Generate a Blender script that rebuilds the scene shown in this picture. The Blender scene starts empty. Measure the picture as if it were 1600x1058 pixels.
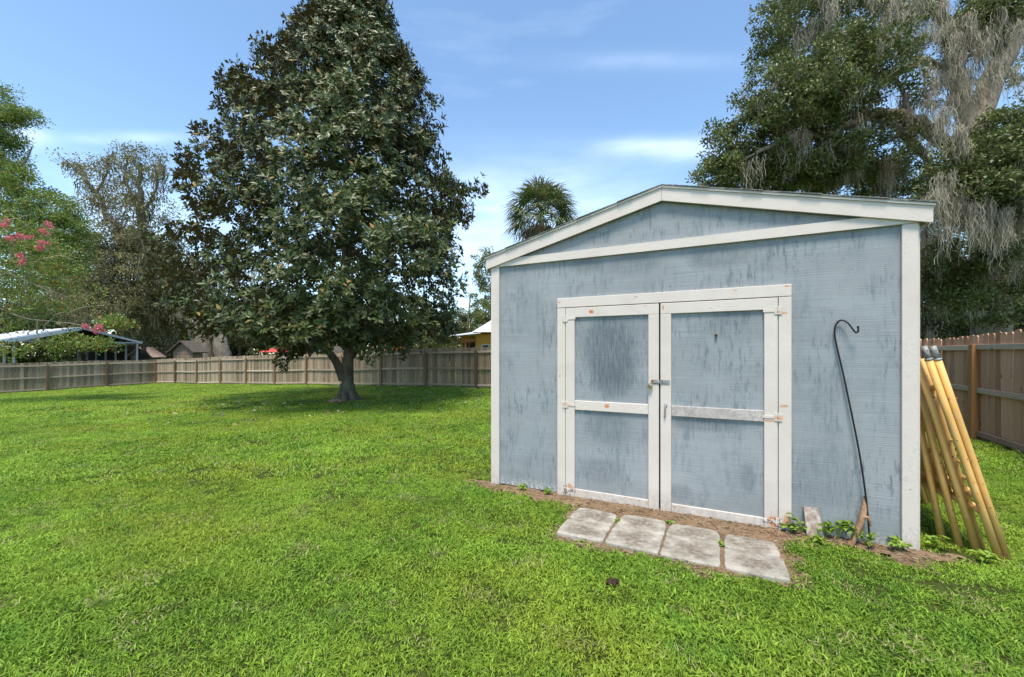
import bpy, bmesh, math, random
import numpy as np
from mathutils import Vector, Matrix

SC = bpy.context.scene
COL = SC.collection
R = math.radians
rng = np.random.default_rng(7)
random.seed(7)

# ------------------------------------------------------------------ camera
FPX, CXP, CYP = 650.0, 800.0, 551.0          # focal length in px of a 1600 px wide picture, horizon row
CAMZ = 1.5
cam = bpy.data.objects.new('camera', bpy.data.cameras.new('camera'))
COL.objects.link(cam); SC.camera = cam
cam.location = (0, 0, CAMZ); cam.rotation_euler = (R(90), 0, 0)
cam.data.sensor_width = 36.0; cam.data.lens = 36.0 * FPX / 1600.0
cam.data.shift_y = (CYP - 529.0) / 1600.0
cam.data.clip_start = 0.05; cam.data.clip_end = 2000

# ------------------------------------------------------------------ light
SUN_EL, SUN_AZ = R(68), R(196)               # azimuth clockwise from +Y: the sun stands behind the camera, to the left
world = bpy.data.worlds.new('World'); SC.world = world; world.use_nodes = True
wn = world.node_tree; wn.nodes.clear()
wo = wn.nodes.new('ShaderNodeOutputWorld'); bg = wn.nodes.new('ShaderNodeBackground')
sky = wn.nodes.new('ShaderNodeTexSky'); sky.sky_type = 'NISHITA'; sky.sun_disc = False
sky.sun_elevation = SUN_EL; sky.sun_rotation = SUN_AZ
sky.air_density = 1.0; sky.dust_density = 0.35; sky.ozone_density = 1.1
bg.inputs['Strength'].default_value = 0.135
# thin high cloud: stretched noise over the whole dome, denser low down
tc = wn.nodes.new('ShaderNodeTexCoord'); mp = wn.nodes.new('ShaderNodeMapping')
mp.inputs['Scale'].default_value = (1.4, 1.4, 9.0)
mp.inputs['Location'].default_value = (0.35, 0.1, 0.42)
nz = wn.nodes.new('ShaderNodeTexNoise'); nz.inputs['Scale'].default_value = 1.6
nz.inputs['Detail'].default_value = 6; nz.inputs['Roughness'].default_value = 0.55
cr = wn.nodes.new('ShaderNodeValToRGB')
cr.color_ramp.elements[0].position = 0.57; cr.color_ramp.elements[0].color = (0.0, 0.0, 0.0, 1)
cr.color_ramp.elements[1].position = 0.86; cr.color_ramp.elements[1].color = (0.12, 0.12, 0.12, 1)
mx = wn.nodes.new('ShaderNodeMix'); mx.data_type = 'RGBA'
mx.inputs['B'].default_value = (6.4, 7.3, 8.6, 1)
wn.links.new(tc.outputs['Generated'], mp.inputs['Vector']); wn.links.new(mp.outputs[0], nz.inputs['Vector'])
wn.links.new(nz.outputs['Fac'], cr.inputs[0])
# a few thin streaks of cloud, each at its bearing (tan of azimuth, tan of height) and size
def wmath(op, a, b=None):
    n_ = wn.nodes.new('ShaderNodeMath'); n_.operation = op
    for i_, v_ in enumerate((a, b)):
        if v_ is None: continue
        if isinstance(v_, (int, float)): n_.inputs[i_].default_value = v_
        else: wn.links.new(v_, n_.inputs[i_])
    return n_.outputs[0]
sp_ = wn.nodes.new('ShaderNodeSeparateXYZ'); wn.links.new(tc.outputs['Generated'], sp_.inputs[0])
yy_ = wmath('MAXIMUM', sp_.outputs[1], 0.02); u_ = wmath('DIVIDE', sp_.outputs[0], yy_); v_e = wmath('DIVIDE', sp_.outputs[2], yy_)
n5 = wn.nodes.new('ShaderNodeTexNoise'); n5.inputs['Scale'].default_value = 9; n5.inputs['Detail'].default_value = 6
mp5 = wn.nodes.new('ShaderNodeMapping'); mp5.inputs['Scale'].default_value = (1, 1, 4); wn.links.new(tc.outputs['Generated'], mp5.inputs[0]); wn.links.new(mp5.outputs[0], n5.inputs['Vector'])
tot = cr.outputs[0]
for (cu, cv, ru, rv, am) in [(0.36, 0.49, 0.15, 0.026, 0.42), (0.02, 0.36, 0.32, 0.11, 0.30), (-0.15, 0.22, 0.5, 0.10, 0.25), (-0.92, 0.515, 0.16, 0.016, 0.24), (-1.17, 0.52, 0.06, 0.03, 0.30), (-0.95, 0.30, 0.3, 0.10, 0.25), (0.30, 0.70, 0.25, 0.025, 0.10)]:
    a_ = wmath('DIVIDE', wmath('SUBTRACT', u_, cu), ru); b_ = wmath('DIVIDE', wmath('SUBTRACT', v_e, cv), rv)
    d_ = wmath('ADD', wmath('MULTIPLY', a_, a_), wmath('MULTIPLY', b_, b_))
    g_ = wmath('MULTIPLY', wmath('EXPONENT', wmath('MULTIPLY', d_, -1.2)), am)
    g_ = wmath('MULTIPLY', g_, wmath('MULTIPLY', n5.outputs['Fac'], 1.7))
    tot = wmath('ADD', tot, g_)
wn.links.new(wmath('MINIMUM', tot, 0.9), mx.inputs['Factor'])
tint = wn.nodes.new('ShaderNodeMix'); tint.data_type = 'RGBA'; tint.blend_type = 'MULTIPLY'; tint.inputs['Factor'].default_value = 1
tint.inputs['B'].default_value = (0.93, 1.02, 1.02, 1); wn.links.new(sky.outputs[0], tint.inputs['A']); wn.links.new(tint.outputs['Result'], mx.inputs['A']); wn.links.new(mx.outputs['Result'], bg.inputs['Color'])
wn.links.new(bg.outputs[0], wo.inputs[0])
sun = bpy.data.objects.new('sun', bpy.data.lights.new('sun', 'SUN')); COL.objects.link(sun)
sun.data.energy = 3.0; sun.data.angle = R(17); sun.data.color = (1.0, 0.93, 0.81)
_sd = Vector((math.sin(SUN_AZ) * math.cos(SUN_EL), math.cos(SUN_AZ) * math.cos(SUN_EL), math.sin(SUN_EL)))
sun.rotation_euler = _sd.to_track_quat('Z', 'Y').to_euler(); sun.location = _sd * 50
SC.view_settings.view_transform = 'Standard'; SC.view_settings.look = 'None'
SC.view_settings.gamma = 1; SC.view_settings.use_curve_mapping = False
SC.view_settings.exposure = 1.05

# ------------------------------------------------------------------ helpers
def px(x, y, d):
    """world point seen at photo pixel x,y at d metres in front of the camera plane"""
    return np.array([(x - CXP) / FPX * d, d, CAMZ - (y - CYP) / FPX * d])

UX = np.array([0.892, -0.4520]); UY = np.array([0.452, 0.892])      # along / behind the shed's front
SO = np.array([-0.2146, 4.780])
def shed_w(s, y, z=0): p = SO + s * UX + y * UY; return (p[0], p[1], z)
SHED_ROT = math.atan2(UX[1], UX[0])

def gz(x, y):
    """height of the ground: level by the shed, falling slowly to the left"""
    x = np.asarray(x, float); y = np.asarray(y, float)
    s = np.log1p(np.exp(np.clip(-(x + 0.6) * 0.9, -40, 40))) / 0.9
    z = -0.0312 * s
    z = np.maximum(z, -0.95)
    bump = 0.012 * np.sin(x * 1.3 + 0.7 * y) + 0.010 * np.sin(1.9 * y - 0.6 * x + 1.0)
    far = np.clip((np.hypot(x - 1.4, y - 3.9) - 2.6) / 2.0, 0, 1)
    return z + bump * far

def mesh_np(name, v, f, mat=None, smooth=False):
    v = np.asarray(v, np.float32); f = np.asarray(f, np.int32)
    me = bpy.data.meshes.new(name)
    k = f.shape[1]
    me.vertices.add(len(v)); me.vertices.foreach_set('co', v.ravel())
    me.loops.add(f.size); me.loops.foreach_set('vertex_index', f.ravel())
    me.polygons.add(len(f)); me.polygons.foreach_set('loop_start', np.arange(0, f.size, k, dtype=np.int32))
    me.polygons.foreach_set('loop_total', np.full(len(f), k, np.int32))
    if smooth: me.polygons.foreach_set('use_smooth', np.ones(len(f), bool))
    me.update(calc_edges=True)
    if mat: me.materials.append(mat)
    return me

def link(name, me, parent=None, loc=(0, 0, 0), rot=(0, 0, 0)):
    o = bpy.data.objects.new(name, me); COL.objects.link(o)
    o.location = loc; o.rotation_euler = rot
    if parent is not None: o.parent = parent
    return o

def tag(o, label=None, cat=None, group=None, kind=None):
    if label: o['label'] = label
    if cat: o['category'] = cat
    if group: o['group'] = group
    if kind: o['kind'] = kind
    return o

def thing(name, label, cat, loc=(0, 0, 0), rz=0, group=None):
    o = bpy.data.objects.new(name, None); COL.objects.link(o); o.empty_display_size = 0.2
    o.location = loc; o.rotation_euler = (0, 0, rz)
    return tag(o, label, cat, group)

class MB:
    """collects simple solids into one bmesh"""
    def __init__(s): s.bm = bmesh.new()
    def box(s, x0, x1, y0, y1, z0, z1, bev=0.0, M=None):
        r = bmesh.ops.create_cube(s.bm, size=1)
        vs = r['verts']
        for v in vs:
            v.co = Vector(((x0 + x1) / 2 + v.co.x * (x1 - x0), (y0 + y1) / 2 + v.co.y * (y1 - y0), (z0 + z1) / 2 + v.co.z * (z1 - z0)))
        if bev > 0:
            es = list({e for v in vs for e in v.link_edges})
            rr = bmesh.ops.bevel(s.bm, geom=es, offset=bev, segments=1, affect='EDGES')
            vs = list({v for f in rr['faces'] for v in f.verts} | {v for v in vs if v.is_valid})
        if M is not None:
            for v in vs: v.co = M @ v.co
        return vs
    def prism(s, poly, y0, y1):
        """polygon in the xz plane, extruded along y"""
        a = [s.bm.verts.new((p[0], y0, p[1])) for p in poly]; b = [s.bm.verts.new((p[0], y1, p[1])) for p in poly]
        s.bm.faces.new(a); s.bm.faces.new(b[::-1])
        n = len(poly)
        for i in range(n): s.bm.faces.new((a[i], b[i], b[(i + 1) % n], a[(i + 1) % n]))
    def tube(s, pts, rad, k=10, cap=True):
        v, f = tube_np(pts, rad, k)
        base = [s.bm.verts.new(p) for p in v]
        for q in f: s.bm.faces.new([base[i] for i in q])
        if cap:
            s.bm.faces.new([base[i] for i in range(k)][::-1]); s.bm.faces.new([base[len(v) - k + i] for i in range(k)])
    def build(s, name, mat, parent=None, smooth=False, loc=(0, 0, 0), rot=(0, 0, 0)):
        bmesh.ops.recalc_face_normals(s.bm, faces=s.bm.faces)
        me = bpy.data.meshes.new(name); s.bm.to_mesh(me); s.bm.free()
        if smooth: me.polygons.foreach_set('use_smooth', np.ones(len(me.polygons), bool))
        if mat: me.materials.append(mat)
        return link(name, me, parent, loc, rot)

def tube_np(pts, rad, k=8):
    pts = np.asarray(pts, float); n = len(pts)
    rad = np.broadcast_to(np.asarray(rad, float), (n,))
    t = np.gradient(pts, axis=0); t /= np.linalg.norm(t, axis=1)[:, None] + 1e-9
    ref = np.array([0.31, 0.17, 0.93]) if abs(t[0] @ np.array([0.31, 0.17, 0.93])) < 0.9 else np.array([1.0, 0, 0])
    a = np.cross(t, ref); a /= np.linalg.norm(a, axis=1)[:, None] + 1e-9
    b = np.cross(t, a)
    th = np.arange(k) * 2 * np.pi / k
    v = pts[:, None, :] + rad[:, None, None] * (np.cos(th)[None, :, None] * a[:, None, :] + np.sin(th)[None, :, None] * b[:, None, :])
    i = np.arange(n - 1)[:, None] * k; j = np.arange(k)[None, :]; j2 = (j + 1) % k
    f = np.stack([i + j, i + j2, i + k + j2, i + k + j], -1).reshape(-1, 4)
    return v.reshape(-1, 3), f

def smooth_path(pts, n=12):
    """Catmull-Rom through the points"""
    P = np.asarray(pts, float)
    if len(P) == 2: P = np.array([P[0], (P[0] + P[1]) / 2, P[1]])
    P = np.vstack([2 * P[0] - P[1], P, 2 * P[-1] - P[-2]])
    out = []
    m = len(P) - 3
    for i in range(m):
        p0, p1, p2, p3 = P[i:i + 4]
        for t in np.linspace(0, 1, max(2, n // m), endpoint=False):
            out.append(0.5 * ((2 * p1) + (-p0 + p2) * t + (2 * p0 - 5 * p1 + 4 * p2 - p3) * t * t + (-p0 + 3 * p1 - 3 * p2 + p3) * t ** 3))
    out.append(P[-2])
    return np.array(out)

def join_np(parts):
    V, F, o = [], [], 0
    for v, f in parts:
        V.append(v); F.append(f + o); o += len(v)
    return np.vstack(V), np.vstack(F)

# ------------------------------------------------------------------ materials
class NT:
    def __init__(s, name):
        s.m = bpy.data.materials.new(name); s.m.use_nodes = True
        s.t = s.m.node_tree; s.t.nodes.clear()
        s.out = s.t.nodes.new('ShaderNodeOutputMaterial')
        s.bs = s.t.nodes.new('ShaderNodeBsdfPrincipled')
        s.t.links.new(s.bs.outputs[0], s.out.inputs[0])
    def n(s, ty, **kw):
        x = s.t.nodes.new('ShaderNode' + ty)
        for k, v in kw.items():
            if hasattr(x, k) and k not in ('Scale',): setattr(x, k, v)
            else: x.inputs[k].default_value = v
        return x
    def l(s, a, b): s.t.links.new(a, b)
    def coord(s, kind='Object', scale=(1, 1, 1), loc=(0, 0, 0)):
        if kind == 'Position': c = s.n('NewGeometry').outputs['Position']
        else: c = s.n('TexCoord').outputs[kind]
        m = s.n('Mapping'); m.inputs['Scale'].default_value = scale; m.inputs['Location'].default_value = loc
        s.l(c, m.inputs[0]); return m.outputs[0]
    def noise(s, vec, scale, detail=4, rough=0.55):
        x = s.n('TexNoise'); x.inputs['Scale'].default_value = scale; x.inputs['Detail'].default_value = detail
        x.inputs['Roughness'].default_value = rough
        if vec is not None: s.l(vec, x.inputs['Vector'])
        return x.outputs['Fac']
    def ramp(s, fac, p0, p1, c0=0.0, c1=1.0):
        x = s.n('ValToRGB'); e = x.color_ramp.elements
        g = lambda c: (c, c, c, 1) if not hasattr(c, '__len__') else (*c, 1)
        e[0].position = p0; e[0].color = g(c0); e[1].position = p1; e[1].color = g(c1)
        s.l(fac, x.inputs[0]); return x.outputs[0]
    def mix(s, fac, a, b, blend='MIX'):
        x = s.n('Mix', data_type='RGBA', blend_type=blend)
        for sock, val in (('Factor', fac), ('A', a), ('B', b)):
            if isinstance(val, (int, float)): x.inputs[sock].default_value = val
            elif isinstance(val, tuple): x.inputs[sock].default_value = (*val, 1)
            else: s.l(val, x.inputs[sock])
        return x.outputs['Result']
    def math(s, op, a, b=None, c=None):
        x = s.n('Math', operation=op)
        for i, v in enumerate((a, b, c)):
            if v is None: continue
            if isinstance(v, (int, float)): x.inputs[i].default_value = v
            else: s.l(v, x.inputs[i])
        return x.outputs[0]
    def sep(s, vec):
        x = s.n('SeparateXYZ'); s.l(vec, x.inputs[0]); return x.outputs
    def spot(s, vec, x0, z0, rx, rz, edge=None):
        """soft elliptical patch in object xz, its edge broken by a noise"""
        o = s.sep(vec)
        dx = s.math('DIVIDE', s.math('SUBTRACT', o[0], x0), rx)
        dz = s.math('DIVIDE', s.math('SUBTRACT', o[2], z0), rz)
        d = s.math('SQRT', s.math('ADD', s.math('MULTIPLY', dx, dx), s.math('MULTIPLY', dz, dz)))
        if edge is not None: d = s.math('ADD', d, s.math('MULTIPLY', s.math('SUBTRACT', edge, 0.5), 1.6))
        return s.ramp(d, 0.55, 1.1, 1.0, 0.0)
    def bump(s, h, strength=0.3, dist=0.01):
        x = s.n('Bump'); x.inputs['Strength'].default_value = strength; x.inputs['Distance'].default_value = dist
        s.l(h, x.inputs['Height']); s.l(x.outputs[0], s.bs.inputs['Normal'])
    def base(s, c, rough=0.8, spec=0.3):
        if isinstance(c, tuple): s.bs.inputs['Base Color'].default_value = (*c, 1)
        else: s.l(c, s.bs.inputs['Base Color'])
        if isinstance(rough, (int, float)): s.bs.inputs['Roughness'].default_value = rough
        else: s.l(rough, s.bs.inputs['Roughness'])
        s.bs.inputs['Specular IOR Level'].default_value = spec

def mat_plain(name, c, rough=0.7, spec=0.4, var=0.25, scale=8, metal=0, bump=0.15):
    t = NT(name); v = t.coord()
    nf = t.noise(v, scale, 5, 0.6)
    dark = tuple(x * (1 - var) for x in c); light = tuple(min(1, x * (1 + var)) for x in c)
    t.base(t.ramp(nf, 0.3, 0.7, dark, light), rough, spec)
    t.bs.inputs['Metallic'].default_value = metal
    if bump: t.bump(nf, bump, 0.005)
    return t.m

def mat_siding(name, patches=(), flake=False):
    t = NT(name); v = t.coord()
    big = t.noise(v, 0.9, 3); mid = t.noise(v, 3.0, 4)
    streak = t.noise(t.coord(scale=(12, 4, 2.8)), 2.2, 7, 0.72)
    fine = t.noise(t.coord(scale=(60, 10, 7)), 1.0, 4, 0.7)
    lines = t.noise(t.coord(scale=(2.2, 2, 150)), 1.0, 3, 0.6)
    lines2 = t.noise(t.coord(scale=(0.8, 2, 45)), 1.0, 2, 0.6)
    col = t.ramp(big, 0.3, 0.7, (0.238, 0.256, 0.268), (0.305, 0.317, 0.325))
    # chalked, paler areas and brush lines along the grain
    pale = t.ramp(t.math('MULTIPLY', t.noise(t.coord(scale=(1.5, 1, 4)), 1.4, 4), t.math('ADD', lines2, 0.45)), 0.42, 0.62)
    col = t.mix(t.math('MULTIPLY', pale, 0.35), col, (0.34, 0.375, 0.39))
    col = t.mix(t.ramp(lines, 0.36, 0.5, 0.24, 0.0), col, (0.17, 0.205, 0.225))
    col = t.mix(t.ramp(lines, 0.58, 0.72, 0.0, 0.25), col, (0.335, 0.37, 0.385))
    m = t.math('MULTIPLY', t.math('ADD', t.math('MULTIPLY', lines, 0.9), 0.5), t.ramp(t.math('ADD', streak, t.math('MULTIPLY', t.math('SUBTRACT', fine, 0.5), 0.5)), 0.515, 0.62))
    m = t.math('MULTIPLY', m, t.ramp(t.noise(t.coord(scale=(1, 1, 0.8), loc=(3, 1, 7)), 2.1, 5, 0.65), 0.42, 0.62))
    col = t.mix(t.math('MULTIPLY', m, 0.85), col, (0.115, 0.14, 0.16))
    soft = t.math('MULTIPLY', t.ramp(t.noise(t.coord(scale=(3.2, 2, 1.0), loc=(4, 0, 2)), 1.4, 5, 0.6), 0.50, 0.68), t.ramp(streak, 0.40, 0.6))
    col = t.mix(t.math('MULTIPLY', soft, 0.8), col, (0.145, 0.175, 0.195))
    for (x0, z0, rx, rz, a) in patches:
        p = t.math('MULTIPLY', t.spot(v, x0, z0, rx, rz, streak), t.ramp(fine, 0.30, 0.58, 0.35, 1.0))
        col = t.mix(t.math('MULTIPLY', p, a), col, (0.10, 0.12, 0.14))
    if flake:
        z = t.sep(v)
        g = t.ramp(t.math('ADD', z[2], t.math('MULTIPLY', fine, 0.16)), 0.10, 0.20, 1.0, 0.0)
        w = t.math('MULTIPLY', g, t.ramp(t.noise(v, 34, 5, 0.7), 0.46, 0.55))
        col = t.mix(w, col, (0.62, 0.62, 0.60))
    z = t.sep(v)
    splash = t.ramp(t.math('ADD', z[2], t.math('MULTIPLY', mid, 0.3)), 0.14, 0.42, 0.45, 0.0)
    col = t.mix(splash, col, (0.17, 0.185, 0.17))
    t.base(col, 0.85, 0.2)
    t.bump(t.math('ADD', lines, t.math('MULTIPLY', streak, 0.4)), 0.55, 0.004)
    return t.m

def mat_white(name, rust=(), weather=0.25, wood=0.0):
    t = NT(name); v = t.coord()
    n1 = t.noise(v, 3.5, 5, 0.6); n2 = t.noise(v, 26, 5, 0.65)
    grain = t.noise(t.coord(scale=(14, 14, 14)), 3.0, 6, 0.7)
    col = t.ramp(n1, 0.3, 0.7, (0.56, 0.490, 0.435), (0.65, 0.575, 0.515))
    g = t.math('MULTIPLY', t.ramp(n1, 0.48, 0.70), t.ramp(grain, 0.45, 0.65))
    col = t.mix(t.math('MULTIPLY', g, weather), col, (0.30, 0.29, 0.27))
    if wood > 0:
        w = t.ramp(t.math('ADD', t.math('MULTIPLY', grain, 0.6), t.math('MULTIPLY', n1, 0.5)), 0.62 - wood * 0.22, 0.66 - wood * 0.12)
        col = t.mix(t.math('MULTIPLY', w, 0.8), col, t.ramp(n2, 0.35, 0.65, (0.25, 0.22, 0.21), (0.42, 0.38, 0.36)))
    z = t.sep(v)
    low = t.ramp(t.math('ADD', z[2], t.math('MULTIPLY', n1, 0.25)), 0.12, 0.35, 0.6, 0.0)
    col = t.mix(t.math('MULTIPLY', low, t.ramp(n2, 0.35, 0.6)), col, (0.30, 0.27, 0.22))
    crack = t.ramp(n2, 0.70, 0.73)
    col = t.mix(t.math('MULTIPLY', crack, 0.7), col, (0.17, 0.15, 0.13))
    for (x0, z0, rx, rz, a) in rust:
        sp = t.spot(v, x0, z0, rx, rz, n2)
        col = t.mix(t.math('MULTIPLY', sp, a), col, t.ramp(grain, 0.4, 0.6, (0.42, 0.13, 0.03), (0.62, 0.30, 0.12)))
    t.base(col, 0.6, 0.35)
    t.bump(n2, 0.35, 0.003)
    return t.m

def mat_wood(name, dark, mid, light, axis='z'):
    """weathered board: grain along the board, every piece its own tone"""
    t = NT(name)
    oi = t.n('ObjectInfo').outputs['Random']
    sc = {'z': (22, 22, 1.3), 'x': (1.3, 22, 22)}[axis]
    c = t.n('TexCoord').outputs['Object']
    off = t.n('CombineXYZ'); t.l(t.math('MULTIPLY', oi, 37), off.inputs[0]); t.l(t.math('MULTIPLY', oi, 11), off.inputs[2])
    add = t.n('VectorMath', operation='ADD'); t.l(c, add.inputs[0]); t.l(off.outputs[0], add.inputs[1])
    m = t.n('Mapping'); m.inputs['Scale'].default_value = sc; t.l(add.outputs[0], m.inputs[0])
    g = t.noise(m.outputs[0], 1.6, 7, 0.66)
    b = t.noise(add.outputs[0], 1.7, 4, 0.6)
    col = t.ramp(g, 0.28, 0.72, dark, light)
    col = t.mix(t.ramp(b, 0.35, 0.68, 0.0, 0.75), col, mid)
    col = t.mix(0.6, col, t.ramp(oi, 0.0, 1.0, tuple(x * 0.9 for x in dark), tuple(x * 1.15 for x in light)))
    vo = t.n('TexVoronoi'); vo.inputs['Scale'].default_value = 2.6
    mm = t.n('Mapping'); mm.inputs['Scale'].default_value = {'z': (2.2, 2.2, 1.0), 'x': (1.0, 2.2, 2.2)}[axis]; t.l(add.outputs[0], mm.inputs[0]); t.l(mm.outputs[0], vo.inputs['Vector'])
    col = t.mix(t.ramp(vo.outputs['Distance'], 0.07, 0.12, 0.8, 0.0), col, tuple(x * 0.5 for x in dark))
    t.base(col, 0.88, 0.15)
    t.bump(g, 0.5, 0.004)
    return t.m

def mat_leaf(name, a, b, c=None, back=None, rough=0.45, spec=0.35, transl=0.25, c_at=0.93, pscale=0.5):
    """leaf: colour changes leaf by leaf and slowly across the crown; c is an odd colour some leaves have; back the underside"""
    t = NT(name)
    r = t.n('NewGeometry'); rnd = r.outputs['Random Per Island']
    nf = t.noise(t.coord('Position'), pscale, 3)
    f = t.math('ADD', t.math('MULTIPLY', rnd, 0.7), t.math('MULTIPLY', t.ramp(nf, 0.35, 0.65), 0.3))
    col = t.ramp(f, 0.05, 0.95, a, b)
    if c is not None: col = t.mix(t.ramp(rnd, c_at, c_at + 0.01), col, c)
    if back is not None:
        col = t.mix(t.math('MULTIPLY', r.outputs['Backfacing'], 0.9), col, back)
    t.base(col, rough, spec)
    if transl > 0:
        tr = t.n('BsdfTranslucent'); t.l(col, tr.inputs[0]); ms = t.n('MixShader'); ms.inputs[0].default_value = transl
        t.l(t.bs.outputs[0], ms.inputs[1]); t.l(tr.outputs[0], ms.inputs[2]); t.l(ms.outputs[0], t.out.inputs[0])
    return t.m

def mat_grass(name, a, b, dry):
    t = NT(name)
    oi = t.n('ObjectInfo').outputs['Random']; isl = t.n('NewGeometry').outputs['Random Per Island']
    pos = t.coord('Position')
    n1 = t.noise(pos, 0.55, 4, 0.6); n2 = t.noise(pos, 2.6, 3, 0.6)
    f = t.math('ADD', t.math('MULTIPLY', isl, 0.40), t.math('ADD', t.math('MULTIPLY', t.ramp(n1, 0.38, 0.64), 0.25), t.math('MULTIPLY', oi, 0.35)))
    col = t.ramp(f, 0.1, 0.9, a, b)
    n0 = t.noise(t.coord('Position', scale=(1, 1.6, 1)), 0.42, 4, 0.6)
    col = t.mix(t.ramp(n0, 0.44, 0.62, 0.0, 0.65), col, t.mix(isl, (0.20, 0.26, 0.02), (0.40, 0.46, 0.06)))
    n4 = t.noise(pos, 1.5, 4, 0.7)
    col = t.mix(t.ramp(n4, 0.56, 0.66, 0.0, 0.6), col, t.mix(isl, (0.05, 0.16, 0.015), (0.14, 0.33, 0.04)))
    dr = t.math('GREATER_THAN', t.math('ADD', isl, t.math('MULTIPLY', t.ramp(n2, 0.56, 0.72), 0.36)), 0.962)
    col = t.mix(dr, col, dry)
    t.base(col, 0.55, 0.18)
    tr = t.n('BsdfTranslucent'); t.l(col, tr.inputs[0]); ms = t.n('MixShader'); ms.inputs[0].default_value = 0.35
    t.l(t.bs.outputs[0], ms.inputs[1]); t.l(tr.outputs[0], ms.inputs[2]); t.l(ms.outputs[0], t.out.inputs[0])
    return t.m

def mat_bark(name, a, b, lichen=None, scale=5):
    t = NT(name); v = t.coord('Position', scale=(1, 1, 0.35))
    n1 = t.noise(v, scale, 6, 0.7); n2 = t.noise(t.coord('Position'), 1.6, 4, 0.6)
    col = t.ramp(n1, 0.32, 0.68, a, b)
    if lichen: col = t.mix(t.ramp(n2, 0.5, 0.66, 0.0, 0.8), col, lichen)
    t.base(col, 0.9, 0.15); t.bump(n1, 0.8, 0.03)
    return t.m

GRASS_A, GRASS_B, GRASS_DRY = (0.045, 0.115, 0.010), (0.37, 0.56, 0.062), (0.38, 0.35, 0.16)
M_grass = mat_grass('grass_blades', GRASS_A, GRASS_B, GRASS_DRY)

# ------------------------------------------------------------------ ground
def shed_coords(x, y):
    dx = np.asarray(x, float) - SO[0]; dy = np.asarray(y, float) - SO[1]
    return dx * UX[0] + dy * UX[1], dx * UY[0] + dy * UY[1]        # s along the front, b behind (+) / in front (-)

def vnoise(x, y, sc, seed=0):
    """cheap smooth 2-D value noise 0..1"""
    r = np.random.default_rng(seed).random((64, 64))
    x = np.asarray(x, float) * sc + 1000; y = np.asarray(y, float) * sc + 1000
    i = np.floor(x).astype(int); j = np.floor(y).astype(int); fx = x - i; fy = y - j
    fx = fx * fx * (3 - 2 * fx); fy = fy * fy * (3 - 2 * fy)
    g = lambda a, b: r[a % 64, b % 64]
    return (g(i, j) * (1 - fx) + g(i + 1, j) * fx) * (1 - fy) + (g(i, j + 1) * (1 - fx) + g(i + 1, j + 1) * fx) * fy

def soil_mask(x, y):
    """>0 where the soil lies bare"""
    s, b = shed_coords(x, y); o = -b
    w = np.interp(s, [-0.5, -0.2, 0.2, 0.5, 1.1, 2.7, 2.95, 3.25, 3.45, 3.65, 3.85, 4.1], [-0.15, 0.08, 0.15, 0.22, 0.27, 0.24, 0.14, 0.08, 0.22, 0.20, 0.0, -0.2])
    m1 = np.minimum(w - o, o + 0.06)
    m1 = np.where((s < -0.7) | (s > 4.4), -1, m1)
    # around and between the slabs
    m2 = np.minimum(np.minimum(s - 1.10, 2.775 - s), np.minimum(o + 0.03, (0.955 + 0.02 * np.sin(s * 4)) - o))
    m = np.maximum(m1, m2)
    n = (vnoise(x, y, 7, 3) - 0.5) * 0.22 + (vnoise(x, y, 22, 4) - 0.5) * 0.16
    return m + n

def build_ground():
    gx = np.unique(np.concatenate([np.linspace(-400, -40, 19), np.linspace(-40, 20, 121), np.linspace(20, 400, 20)]))
    gy = np.unique(np.concatenate([np.linspace(-60, -2, 12), np.linspace(-2, 45, 95), np.linspace(45, 600, 24)]))
    X, Y = np.meshgrid(gx, gy, indexing='ij'); Z = gz(X, Y)
    v = np.stack([X, Y, Z], -1).reshape(-1, 3)
    n, m = len(gx), len(gy)
    i, j = np.meshgrid(np.arange(n - 1), np.arange(m - 1), indexing='ij'); a = (i * m + j).ravel()
    f = np.stack([a, a + m, a + m + 1, a + 1], -1)
    t = NT('lawn_soil'); p = t.coord('Position')
    n1 = t.noise(p, 0.55, 4, 0.6); n2 = t.noise(p, 9, 5, 0.7); n3 = t.noise(p, 60, 4, 0.7)
    col = t.ramp(n2, 0.3, 0.7, (0.045, 0.065, 0.014), (0.12, 0.15, 0.030))
    col = t.mix(t.ramp(n3, 0.55, 0.75, 0.0, 0.6), col, (0.10, 0.085, 0.045))
    t.base(col, 0.95, 0.1); t.bump(n3, 1.0, 0.05)
    o = link('ground', mesh_np('ground', v, f, t.m, True)); tag(o, kind='structure')
    return o
build_ground()

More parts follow.
